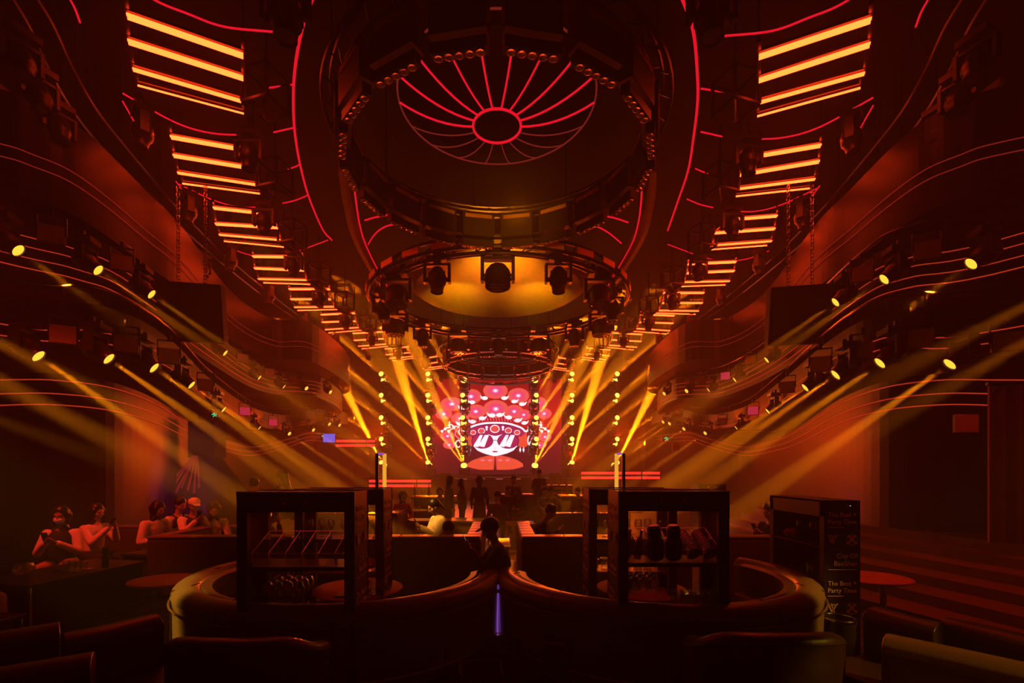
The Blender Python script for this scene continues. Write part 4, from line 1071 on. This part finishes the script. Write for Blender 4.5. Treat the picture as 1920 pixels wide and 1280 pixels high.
# table glass on the left tables
def bucket(label, loc, s=1):
    t = thing('glass_carafe_tray', label, 'ice bucket', loc, -.18)
    MB().box((-.17*s, -.10*s, 0), (.17*s, .10*s, .012)).build('tray', 'chrome', t)
    for k in range(4): MB().lathe([(.03,0),(.036,.005),(.04,.11),(.037,.11),(.03,.01),(0,.01)], n=14).build('glass', 'glass', t, True, (-.12*s+.08*s*k, 0, .012))
    return t
bucket('tray of clear tumblers on the nearer dark box table at the left', (-5.62, 6.35, .62), 1.2)
bucket('tray of clear tumblers on the dark box table beside the long sofa', (-5.25, 7.65, .66), 1)
glassware('bowl', (-6.0, 6.05, .62), 'glass bowl on the nearer dark box table at the left', 'bowl', None, 'glass_bowl')
glassware('bowl', (-5.55, 7.6, .66), 'glass bowl on the dark box table beside the long sofa', 'bowl', None, 'glass_bowl', .9)
glassware('bowl', (-4.0, 8.3, .95), 'glass bowl on the counter in front of the white-shirted group', 'bowl', None, 'glass_bowl', .7)
o = MB().lathe([(.035,0),(.038,.01),(.038,.26),(.034,.27),(0,.27)], n=18).build('black_canister', 'plast', None, True, (-5.38, 6.55, .62)); tag(o, 'tall black canister on the nearer dark box table', 'canister')
# small clutter on the right booth table
for k in range(5):
    glassware('tumbler', (1.25+.1*k, 5.35+.05*(k % 2), .60), f"tumbler on the round table of the right booth, {ORD[k]} from the left", 'glass', 'tumblers on the booth tables', 'glass_tumbler', .9)

# ------------------------------------------------------------------ bins, crates
def bin_(label, loc, r, h):
    t = thing('waste_bin', label, 'waste bin', loc, 0, 'round waste bins')
    MB().lathe([(0,0),(r*.86,0),(r*.98,h*.96),(r,h),(r*.93,h),(r*.9,h*.3),(0,.03)], n=28).build('bucket', 'plast', t, True)
    MB().path([V(r*math.cos(a*PI/16), r*math.sin(a*PI/16), h) for a in range(32)], .012, 6, True).build('rim', 'chrome', t, True)
pb = P(1043, 1197, .42); bin_('round dark waste bin with metal rim on the floor between the cabinets', (pb.x, pb.y, 0), .13, .42)
pb = P(1573, 1158, .5); bin_('round waste bin with metal rim in front of the tall printed cabinet', (pb.x, pb.y, 0), .14, .5)
def crate(label, x, y, w, l, h, mt='crate', hole=False):
    t = thing('plastic_crate', label, 'crate', (x, y, 0), .05, 'plastic crates')
    m = MB(); m.box((-w/2,-l/2,0), (w/2,l/2,.02))
    for a in ((-w/2,-l/2,w/2,-l/2+.015), (-w/2,l/2-.015,w/2,l/2), (-w/2,-l/2,-w/2+.015,l/2), (w/2-.015,-l/2,w/2,l/2)): m.box((a[0],a[1],0), (a[2],a[3],h))
    bev(m.build('tub', mt, t), .004, 1)
    MB().path([V(-w/2,-l/2,h), V(w/2,-l/2,h), V(w/2,l/2,h), V(-w/2,l/2,h)], .01, 5, True).build('rim', mt, t)
    MB().box((-w*.17, -l/2-.004, h*.62), (w*.17, -l/2+.0, h*.82)).build('hand_hole', 'black', t)
crate('low dark crate on the floor left of the centre gap', -.16, 4.1, .36, .3, .26)
crate('second dark crate behind, on the floor at the centre gap', .05, 4.6, .40, .3, .30)
crate('pale grey crate standing in the foot of the front right cabinet', cxr-.12, 4.28, .36, .26, .40, 'crateg')
glassware('bottle', (cxl+.26, 3.75, 0), 'tall bottle with a gold band standing in front of the front left cabinet', 'bottle', None, 'glass_bottle', 1.6)

# gate frames, amber light put into one post as glow
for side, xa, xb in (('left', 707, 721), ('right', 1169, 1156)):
    d = 6.6; a = D(xa, 850, d); b = D(xb, 851, d+.05); t = thing('post_frame', f"tall narrow gate frame with one dark and one amber-glowing post, {side} of the screen", 'post', (a.x, a.y, 0), 0, 'narrow gate frames')
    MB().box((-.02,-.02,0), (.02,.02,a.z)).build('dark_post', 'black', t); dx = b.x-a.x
    MB().box((dx-.022,.03,0), (dx+.022,.07,a.z)).build('glow_post', 'gpost', t); MB().box((min(0,dx),-.01,a.z-.015), (max(0,dx),.05,a.z+.01)).build('violet_cap', 'violet', t)

# exit signs, small wall panels
for x, y, d, lb in ((402,778,14.5,'small green running-figure exit sign above the dark drape at the left'), (608,819,29,'small green exit sign left of the stage'), (1249,823,29,'small green exit sign right of the stage')):
    t = thing('exit_sign', lb, 'exit sign', D(x, y, d), 0, 'exit signs'); s = d/14.5*.7
    MB().box((-.19*s, 0, -.1*s), (.19*s, .04, .1*s)).build('housing', 'black', t)
    m = MB(); m.bar((-.10*s,-.01,.02*s), (-.02*s,-.01,.06*s), .02, .035*s); m.cyl((.0,-.015,.08*s), (.0,.0,.08*s), .028*s, n=10); m.bar((-.02*s,-.01,.05*s), (.02*s,-.01,-.01*s), .02, .04*s); m.bar((.02*s,-.01,-.01*s), (-.05*s,-.01,-.07*s), .02, .03*s); m.bar((.02*s,-.01,-.0), (.09*s,-.01,-.05*s), .02, .03*s); m.bar((.02*s,-.01,.05*s), (.12*s,-.01,.03*s), .02, .025*s)
    m.build('running_figure', 'exitg', t)
for x, y, d, w, h, mt, lb in ((617,821,29,.35,.25,'blue','small blue lit panel beside the left exit sign'), (1811,794,6.9,.165,.13,'tan','square pale wall panel before the right curtain'), (386,777,14.6,.22,.14,'tan','small panel beside the left exit sign above the drape'), (592,838,28.5,.13,.25,'ribbon','small red box light on the left wall'), (1267,838,28.5,.22,.22,'ribbon','small red box light on the right wall near the stage')):
    o = bev(MB().box((-w, -.03, -h), (w, .03, h)).build('wall_panel', mt, None, False, D(x, y, d)), .01); tag(o, lb, 'panel')

# curtain at right
t = thing('stage_curtain', 'tall dark pleated curtain at the right edge', 'curtain', (7.2, 6.9, 0))
m = MB(); pts = []
for i in range(90): pts.append((-.15+i*.02, .06*math.sin(i*.75)+.02*math.sin(i*.31)+ -.004*i, 0))
m.sweep(pts, [(-.01, .9), (.01, .9), (.01, 3.15), (-.01, 3.15)]); m.build('cloth', 'curtain', t, True)
MB().cyl((-.25,-.05,3.17), (1.8,-.4,3.17), .025, n=8).build('rod', 'metal', t)
# dark drape with ribbons at left
t = thing('ribbon_drape', 'dark hanging drape on a pillar with long red ribbons, left of centre', 'drape', (-8.65, 14.2, 0))
MB().box((-.38,-.3,2.3), (.38,.3,3.35)).build('pillar_head', 'canopy', t)
m = MB(); n = 28; vs = []
for j, (z, w, dd) in enumerate(((2.4,.35,.3),(1.9,.7,.5),(1.4,1.1,.65),(.7,1.45,.8),(.05,1.6,.9))):
    for i in range(n):
        a = i*2*PI/n; rr = 1+.12*math.sin(a*7)*(j/4); vs.append(V(w*rr*math.cos(a), dd*rr*math.sin(a), z))
m.add(vs, [(j*n+i, j*n+(i+1) % n, (j+1)*n+(i+1) % n, (j+1)*n+i) for j in range(4) for i in range(n)]); m.build('drape_cloth', 'canopy', t, True)
for k in range(7):
    a = -1.15+k*.32; x = math.sin(a)
    m = MB(); p0 = V(.06*x, -.55, 2.35); p1 = V(.55*x, -1.0, 1.45-.15*(k % 3)*.5)
    m.bar(p0, p1, .05, .012, (0,-1,0)); m.build('ribbon', 'ribbon', t)

# ------------------------------------------------------------------ people
def rcone(m, a, b, ra, rb, n=12):
    """tapered capsule"""
    a, b = Vector(a), Vector(b); m.cyl(a, b, ra, rb, n); m.ell(a, (ra,)*3, n, 8); m.ell(b, (rb,)*3, n, 8)
def blob(name, m, mt, parent, vox, smooth=2):
    o = bpy.data.objects.new(name, m.mesh(name, mt)); C.objects.link(o)
    r = o.modifiers.new('r', 'REMESH'); r.mode = 'VOXEL'; r.voxel_size = vox; r.use_smooth_shade = True
    s = o.modifiers.new('s', 'SMOOTH'); s.iterations = smooth; s.factor = .5
    bpy.context.view_layer.update()
    me = bpy.data.meshes.new_from_object(o.evaluated_get(bpy.context.evaluated_depsgraph_get())); me.name = name
    o.modifiers.clear(); o.data = me; o.parent = parent
    return o
def person(label, loc, yaw, pose='sit', arms='phone', top='navy', legs='navy', hair='short', haircol='hair', capcol='navy', skin='skin', vox=.016, lean=.1, nod=.35, turn=0, vest=None, mask=False, cap=False, seat=.47, h=1.0, phone=True, shoes='plast', fingers=None, coat_puff=1.0, lens=None):
    """local frame: faces -Y, +X is the person's left"""
    t = thing('person', label, 'person', loc, yaw, 'people in the club'); t.scale = (h,)*3
    fingers = fingers if fingers is not None else vox < .013
    hipz = seat+.10 if pose == 'sit' else .93
    hip = V(0, 0, hipz)
    sp = V(0, -math.sin(lean), math.cos(lean))             # spine direction
    chest = hip+sp*.30; neck = hip+sp*.50; 
    hd_dir = V(math.sin(turn)*math.sin(nod), -math.cos(turn)*math.sin(nod+lean*.5), math.cos(nod*.6)).normalized()
    nk2 = neck+ (sp*.6+hd_dir*.4).normalized()*.09; head = nk2+hd_dir*.125
    sh = {s: neck+V(s*.175, 0, -.05) for s in (-1, 1)}
    hp = {s: hip+V(s*.09, 0, 0) for s in (-1, 1)}
    if pose == 'sit':
        kn = {s: V(s*.14, -.44, seat+.07) for s in (-1, 1)}; an = {s: V(s*.13, -.50, .09) for s in (-1, 1)}
        if arms == 'cross': kn[1] = V(.02, -.46, seat+.2); an[1] = V(-.18, -.62, seat-.1)
    else:
        kn = {s: V(s*.10, -.02, .50) for s in (-1, 1)}; an = {s: V(s*.11, .02, .09) for s in (-1, 1)}
    if arms == 'phone':
        el = {s: chest+V(s*.24, -.12, -.12) for s in (-1, 1)}; ha = {s: chest+V(s*.05, -.34, .06) for s in (-1, 1)}
    elif arms == 'phone_high':
        el = {s: chest+V(s*.20, -.20, -.06) for s in (-1, 1)}; ha = {s: chest+V(s*.045, -.36, .17) for s in (-1, 1)}
    elif arms == 'chin':
        el = {1: chest+V(.2, -.26, -.14), -1: chest+V(-.22, -.2, -.16)}; ha = {1: head+V(.06, -.08, -.12), -1: chest+V(.0, -.34, -.12)}
    elif arms == 'down':
        el = {s: sh[s]+V(s*.06, .02, -.28) for s in (-1, 1)}; ha = {s: sh[s]+V(s*.06, -.08, -.52) for s in (-1, 1)}
    else:
        el = {s: chest+V(s*.25, -.06, -.14) for s in (-1, 1)}; ha = {s: hip+V(s*.10, -.34, .13) for s in (-1, 1)}
    # body: head, neck, hands, forearms, feet stubs, one surface
    m = MB()
    R = hd_dir.to_track_quat('Z', 'Y').to_matrix()
    fwd = V(math.sin(turn), -math.cos(turn), 0); zx = hd_dir; xx = fwd.cross(zx)*-1; xx = zx.cross(fwd)*-1; xx = xx.normalized(); yb = zx.cross(xx)   # xx: side, yb: back/front axis
    HR = Matrix((xx, yb, zx)).transposed()
    f = -1 if (HR @ V(0,-1,0)).dot(fwd) > 0 else 1          # local face direction sign along y
    def hl(x, y, z): return head+HR @ V(x, y*f*-1*-1 if False else y*(-f)*-1, z)
    def hp_(x, y, z): return head+HR @ V(x, f*y, z)           # y>0 = towards the face
    m.ell(head+HR @ V(0, -f*.012, .02), (.078, .095, .105), 20, 14, HR)
    m.ell(hp_(0, .03, -.05), (.058, .062, .065), 16, 10, HR)
    m.ell(hp_(0, .045, -.10), (.03, .03, .02), 10, 6, HR)
    m.ell(hp_(0, .105, -.025), (.012, .02, .02), 8, 6, HR); m.ell(hp_(0, .092, .01), (.009, .014, .03), 8, 6, HR)
    m.ell(hp_(0, .085, -.068), (.022, .012, .010), 8, 6, HR)
    for s in (-1, 1):
        m.ell(hp_(s*.080, -.005, -.01), (.012, .022, .032), 8, 6, HR); m.ell(hp_(s*.032, .078, .024), (.022, .014, .008), 8, 6, HR); m.ell(hp_(s*.045, .06, -.03), (.026, .026, .026), 8, 6, HR)
    rcone(m, neck-sp*.05, head-hd_dir*.06, .056, .05)
    rcone(m, chest, neck-sp*.03, .11, .085); rcone(m, hip, chest, .11, .11)
    for s in (-1, 1):
        rcone(m, sh[s], neck-sp*.02, .045, .05); rcone(m, sh[s], el[s], .045, .038); rcone(m, el[s], ha[s], .037, .025)
        rcone(m, hp[s], kn[s], .075, .05); rcone(m, kn[s], an[s], .048, .034); rcone(m, hip, hp[s], .09, .08)
        d = (ha[s]-el[s]).normalized(); side = d.cross(V(0,0,1)).normalized() if abs(d.z) < .95 else V(1,0,0); up = side.cross(d)
        pm = ha[s]+d*.045; m.ell(pm, (.03, .03, .03)) 
        HM_ = Matrix((side, d, up)).transposed(); m.ell(pm, (.038, .048, .017), 12, 8, HM_)
        if fingers:
            inn = -s
            for k, ln in enumerate((.038, .044, .042, .033)):
                b0 = pm+side*(-.026+.0175*k)+d*.038; b1 = b0+(d*.8+up*.5)*ln*.6; b2 = b1+(d*.1+up*.9)*ln*.55
                rcone(m, b0, b1, .0095, .009, 8); rcone(m, b1, b2, .009, .0075, 8)
            tb = pm+side*(.03*-inn)-d*.01; rcone(m, tb, tb+(side*(-inn)*.5+d*.6+up*.5)*.045, .011, .0085, 8)
        else:
            m.ell(pm+d*.05+up*.015, (.03, .03, .018), 10, 6, HM_)
            rcone(m, pm+side*.03*s, pm+side*.035*s+d*.03+up*.03, .012, .009, 8)
    body = blob('body', m, skin, t, vox, 2)
    # top
    m = MB(); pf = coat_puff
    rcone(m, hip+V(0,0,.0), chest, .135*pf, .145*pf); rcone(m, chest, neck-sp*.06, .14*pf, .10*pf)
    m.ell(chest+sp*.06, (.19*pf, .125*pf, .15), 16, 10)
    for s in (-1, 1):
        rcone(m, sh[s]+V(0,0,-.01), neck-sp*.05, .066*pf, .07); rcone(m, sh[s], el[s], .066*pf, .058*pf); rcone(m, el[s], el[s]+(ha[s]-el[s])*.86, .058*pf, .044*pf)
    blob('jacket' if vest is None else 'shirt', m, top, t, max(vox, .014), 3)
    if vest:
        m = MB(); rcone(m, hip+V(0,-.01,.0), chest+V(0,-.01,0), .150, .160); m.ell(chest+sp*.05+V(0,-.012,0), (.185, .142, .17), 16, 10); [rcone(m, chest+V(q*.1,-.02,.05), neck+V(q*.09,0,-.02), .07, .05) for q in (-1, 1)]; blob('vest', m, vest, t, .016, 2)
    m = MB()
    m.ell(hip, (.165, .135, .13), 16, 10)
    for s in (-1, 1):
        rcone(m, hp[s], kn[s], .098, .076); rcone(m, kn[s], an[s]+V(0,0,.05), .074, .062)
    blob('trousers', m, legs, t, max(vox, .016), 3)
    if pose == 'stand' and legs == 'grey':
        MB().lathe([(.13, 1.0), (.165, .93), (.20, .6), (.27, .16), (.262, .16), (.19, .6), (.12, .98)], n=24).build('skirt', legs, t, True)
    for s in (-1, 1):
        m = MB(); m.ell(an[s]+V(0,-.06,-.045), (.045, .125, .035), 12, 8); m.ell(an[s]+V(0,0,-.02), (.042, .05, .05), 12, 8); m.build('shoe', shoes, t, True)
    # hair
    m = MB()
    m.ell(head+HR @ V(0, -f*.030, .042), (.098, .106, .104), 18, 12, HR)
    if hair == 'long':
        for s in (-1, 0, 1): rcone(m, hp_(s*.055, -.05, .0), neck+V(s*.085, .08*(1 if s == 0 else .6), -.16), .066, .055)
        for s in (-1, 1): rcone(m, hp_(s*.078, .02, .03), neck+V(s*.13, .03, -.12), .034, .038)
    elif hair == 'bun':
        m.ell(hp_(0, -.10, .09), (.05, .05, .05), 12, 8)
    elif hair == 'pony':
        rcone(m, hp_(0, -.1, .03), hp_(0, -.15, -.14), .035, .02)
    if hair != 'none':
        ho = blob('hair', m, haircol, t, max(vox*.8, .01), 1)
    if cap:
        m = MB(); m.ell(head+HR @ V(0, -f*.01, .06), (.098, .108, .085), 20, 12, HR); b_ = MB()
        m2 = m; m.ell(hp_(0, .115, .055), (.075, .065, .009), 16, 6, HR); blob('cap', m2, capcol, t, max(vox*.8, .008), 1)
    for s in (-1, 1):
        e = MB(); e.ell(hp_(s*.031, .086, .008), (.012, .007, .006), 10, 6, HR); e.build('eye', 'eye', t, True)
    e = MB(); e.ell(hp_(0, .095, -.068), (.022, .006, .006), 10, 6, HR); e.build('mouth', 'lip', t, True)
    if mask:
        e = MB(); e.ell(hp_(0, .05, -.05), (.066, .068, .055), 16, 10, HR); e.build('face_mask', 'white', t, True)
    if phone and arms in ('phone', 'phone_high'):
        c = (ha[-1]+ha[1])/2+(ha[1]-el[1]).normalized()*.06+V(0,-.02,.05)
        q = t.matrix_basis if False else Matrix.LocRotScale(Vector(loc), Euler((0,0,yaw)), V(h,h,h))
        o = bpy.data.objects.new('mobile_phone', None); C.objects.link(o); o.location = q @ c; o.rotation_euler = (.5, 0, yaw)
        tag(o, 'mobile phone held by the '+label, 'phone', 'phones in hands')
        if len(o['label'].split()) > 16: o['label'] = ' '.join(o['label'].split()[:16])
        bev(MB().box((-.037, -.005, -.075), (.037, .005, .075)).build('case', 'plast', o), .004, 2); MB().box((-.033, .0052, -.068), (.033, .006, .068)).build('screen', 'phone', o)
    return t
FAC = {'cam': 0, 'right': PI/2, 'left': -PI/2, 'away': PI}
def sitz(px, py, d): return D(px, py, d)
# -- centre man with cap on the end of the left booth
person('man in dark cap and jacket seated at the booth end looking down at his phone', (.04, 5.75, 0), -PI/2+.12, 'sit', 'phone_high', 'navy', 'beige', 'short', vox=.0085, lean=.16, nod=.42, cap=True, skin='skin2', seat=.47, h=.98)
person('woman in pale fur coat seated behind the square sofa, typing on a phone', (-1.0, 8.25, .04), -PI/2+.45, 'sit', 'phone', 'cream', 'cream', 'pony', vox=.012, lean=.12, nod=.45, coat_puff=1.35, seat=.48)
person('person with black hair slumped low in a beige coat behind the aisle arm', (-.48, 7.85, -.22), -PI/2, 'sit', 'lap', 'beige', 'navy', 'short', vox=.016, lean=.5, nod=.5)
person('man in dark suit bowed forward on the right square sofa, hands together', (.58, 8.45, 0), PI/2-.2, 'sit', 'phone', 'navy', 'navy', 'short', vox=.012, lean=.42, nod=.5, phone=False)
person('person in dark jacket seated at right behind the long sofa, holding a lit phone', (4.6, 8.0, 0), -PI/2+.4, 'sit', 'phone', 'navy', 'navy', 'short', lean=.2, nod=.3)
# -- behind the front left cabinet
person('woman with hair in a bun and yellow-lit top seen above the front left cabinet', (-4.95, 9.6, .12), PI, 'sit', 'lap', 'cream', 'navy', 'bun', lean=.12, nod=.15, seat=.72)
person('person in black cap resting chin on hand above the front left cabinet', (-3.98, 9.25, .26), -.9, 'sit', 'chin', 'navy', 'navy', 'long', lean=.25, nod=.3, cap=True, seat=.75)
person('person with long brown hair bending forward behind the long sofa, beside the cabinet', (-4.1, 7.95, -.02), PI/2, 'sit', 'chin', 'grey', 'navy', 'long', 'hairb', lean=.45, nod=.5)
# -- left group in pale shirts
person('person in white sleeves, dark vest and pale face mask seated at the left table', (-6.45, 7.1, 0), .35, 'sit', 'phone', 'white', 'beige', 'long', lean=.1, nod=.15, vest='navy', mask=True, skin='skin2')
person('woman in pale shirt behind the masked person, raising a phone', (-6.7, 7.9, -.02), PI/2-.2, 'sit', 'phone_high', 'white', 'navy', 'long', lean=.1, nod=.2)
person('woman in puffed white blouse leaning to the right at the second left table', (-6.05, 8.25, .03), PI/2-.25, 'sit', 'lap', 'white', 'navy', 'long', lean=.3, nod=.3, coat_puff=1.12)
person('person in pale shirt seated next to the puffed white blouse, arm raised', (-5.95, 8.75, .05), PI/2-.3, 'sit', 'phone', 'white', 'beige', 'bun', lean=.2, nod=.3, vest='navy')
person('person with pale cap in white shirt and dark vest in the left group', (-5.5, 8.55, .05), .9, 'sit', 'phone_high', 'white', 'grey', 'short', cap=True, capcol='white', lean=.15, nod=.3, vest='navy')
person('woman in white shirt at the right end of the left group', (-5.35, 8.95, 0), .6, 'sit', 'lap', 'white', 'navy', 'long', lean=.35, nod=.4)
person('person in pale trousers cut by the left edge, foot stretched out', (-5.95, 5.2, 0), PI/2-.2, 'sit', 'lap', 'white', 'beige', 'short', lean=0, nod=.1, shoes='skin')
# -- far centre
person('standing person in dark hooded top and long skirt seen from behind in the aisle', (-.60, 14.2, 0), PI, 'stand', 'down', 'navy', 'grey', 'long', vox=.018, lean=.03, nod=.1)
person('standing person with long dark hair left of the aisle, facing right', (-1.45, 13.6, 0), PI/2, 'stand', 'down', 'navy', 'navy', 'long', vox=.018, lean=.05, nod=.15)
person('woman in profile with long hair standing in front of the far counter', (-1.12, 14.4, -.1), -PI/2, 'stand', 'lap', 'grey', 'navy', 'long', vox=.018, lean=.05, nod=.2)
person('person in dark striped-sleeve top seated far back, left of the pale table', (.15, 14.6, .1), .5, 'sit', 'lap', 'navy', 'navy', 'short', vox=.018, lean=.3, nod=.3)
person('person in dark top seated far back, head bowed, right of the pale table', (.60, 14.3, .1), -.4, 'sit', 'lap', 'navy', 'navy', 'long', vox=.018, lean=.35, nod=.4)
person('person in striped jacket seated far back near the equipment table', (1.2, 13.6, .1), .3, 'sit', 'phone', 'grey', 'navy', 'short', vox=.018, lean=.25, nod=.3)
person('person in dark top seated far back beside the tufted sofa end', (1.6, 13.2, .1), -PI/2, 'sit', 'lap', 'navy', 'grey', 'short', vox=.018, lean=.25, nod=.3)
person('person standing behind the equipment table near the right tower', (1.45, 17.5, .2), PI, 'stand', 'lap', 'navy', 'navy', 'short', vox=.018, lean=.15, nod=.3)

for k, (x, y, yw, ps, tp, hr) in enumerate(((-.05, 12.3, PI, 'sit', 'grey', 'short'), (-2.6, 12.6, .6, 'sit', 'redc', 'long'), (-3.4, 13.5, -.5, 'sit', 'navy', 'short'), (2.5, 14.9, -.7, 'sit', 'grey', 'bun'), (-1.9, 15.2, .2, 'sit', 'navy', 'long'), (.45, 16.2, .1, 'stand', 'navy', 'short'))):
    person(['person with back turned seated in the middle of the far aisle', 'person in red top seated far back left of the aisle', 'person in dark top seated far left behind the red top', 'person with bun seated far right near the high counter', 'person with long hair seated in front of the left high counter', 'dark figure standing behind the long dark counter'][k], (x, y, 0), yw, ps, 'lap', tp, 'navy', hr, vox=.02, lean=.2, nod=.3)
# ------------------------------------------------------------------ far counters and stage gear
def counter(label, x0, x1, y, z, dep=.6, mt='wood'):
    t = thing('bar_counter', label, 'counter', ((x0+x1)/2, y, 0), 0, 'high counters near the stage'); w = (x1-x0)/2
    bev(MB().box((-w, 0, z-.05), (w, dep, z)).build('countertop', 'brass', t), .01, 1)
    MB().box((-w+.08, .06, .04), (w-.08, dep-.06, z-.05)).build('body', 'black', t)
    for sx in (-1, 1): MB().cyl((sx*(w-.04), .04, 0), (sx*(w-.04), .04, z-.05), .02, n=8).build('leg', 'chrome', t)
counter('high counter with lit edge left of the centre crowd', -3.0, -1.5, 16.2, 1.05)
counter('high counter with lit edge right of the equipment table', 2.0, 3.2, 16.0, 1.1)
counter('long dark counter behind the seated crowd', -.2, 1.9, 17.5, 1.05)
for k in range(9):
    x = -2.9+k*.16 if k < 5 else 2.1+(k-5)*.22
    glassware('bottle' if k % 3 == 0 else 'tumbler', (x, 16.4, 1.05 if k < 5 else 1.1), f"small {'bottle' if k % 3 == 0 else 'glass'} on the {'left' if k < 5 else 'right'} high counter, {ORD[k if k < 5 else k-5]} from the left", 'bottle' if k % 3 == 0 else 'glass', 'glasses on the high counters', 'glass_bottle' if k % 3 == 0 else 'glass_tumbler', 1.3)
# equipment rack
t = thing('equipment_rack', 'black rack of mixing gear and small lit bottles below the right inner tower', 'rack', (2.05, 18.4, 0))
MB().box((-.75, 0, 0), (.75, .7, 1.35)).build('body', 'black', t)
for k, z in enumerate((.75, 1.0, 1.2)): MB().box((-.65, -.02, z), (.65, 0, z+.08)).build('gear_front', 'tan' if k != 1 else 'ribbon', t)
for k in range(5): MB().lathe([(.04,0),(.04,.14),(.015,.2),(.015,.26),(0,.26)], n=10).build('rack_bottle', 'brass', t, True, (-.6+.28*k, .2, 1.35))
t = thing('dj_booth', 'wide dark booth front under the LED screen', 'dj booth', (0, 30.6, 0))
MB().box((-2.6, 0, 0), (2.6, .9, 1.25)).build('body', 'black', t); MB().box((-2.7, -.05, 1.25), (2.7, 1.0, 1.32)).build('countertop', 'metal', t)
for k in range(4): MB().box((-2.1+k*1.15, .2, 1.32), (-1.4+k*1.15, .7, 1.46)).build('mixer', 'plast', t)
for k, (x, lb) in enumerate(((-3.6, 'left'), (3.6, 'right'))):
    t = thing('stage_monitor', f'small dark wedge monitor on the {lb} of the stage platform', 'monitor speaker', (x, 31.9, 1.35), 0, 'stage monitors')
    MB().prism([(-.35, 0), (.35, 0), (.3, .5), (-.3, .5)], 0, .38).build('cabinet', 'black', t); MB().box((-.3,-.012,.04), (.3,0,.34)).build('grille', 'metal', t)
# dark round-back booths at mid distance on the left and right, low tables with glasses
for k, (x, y, lb) in enumerate(((-2.6, 14.6, 'left'), (3.9, 14.4, 'right'))):
    t = thing('low_table', f'small dark table with glasses far back on the {lb}', 'table', (x, y, 0), 0, 'small dark tables'); MB().lathe([(0,.68),(.4,.68),(.4,.72),(0,.72)], n=24).build('tabletop', 'wood', t, True); MB().cyl((0,0,0), (0,0,.68), .03, n=8).build('stem', 'chrome', t); MB().lathe([(0,0),(.2,0),(.2,.02),(0,.03)], n=20).build('foot', 'chrome', t)
    for q in range(4): glassware('tumbler', (x-.2+.12*q, y-.1+.06*(q % 2), .72), f"glass on the small dark table far back {lb}, {ORD[q]} from left", 'glass', 'glasses on the far tables', 'glass_tumbler', 1.3)
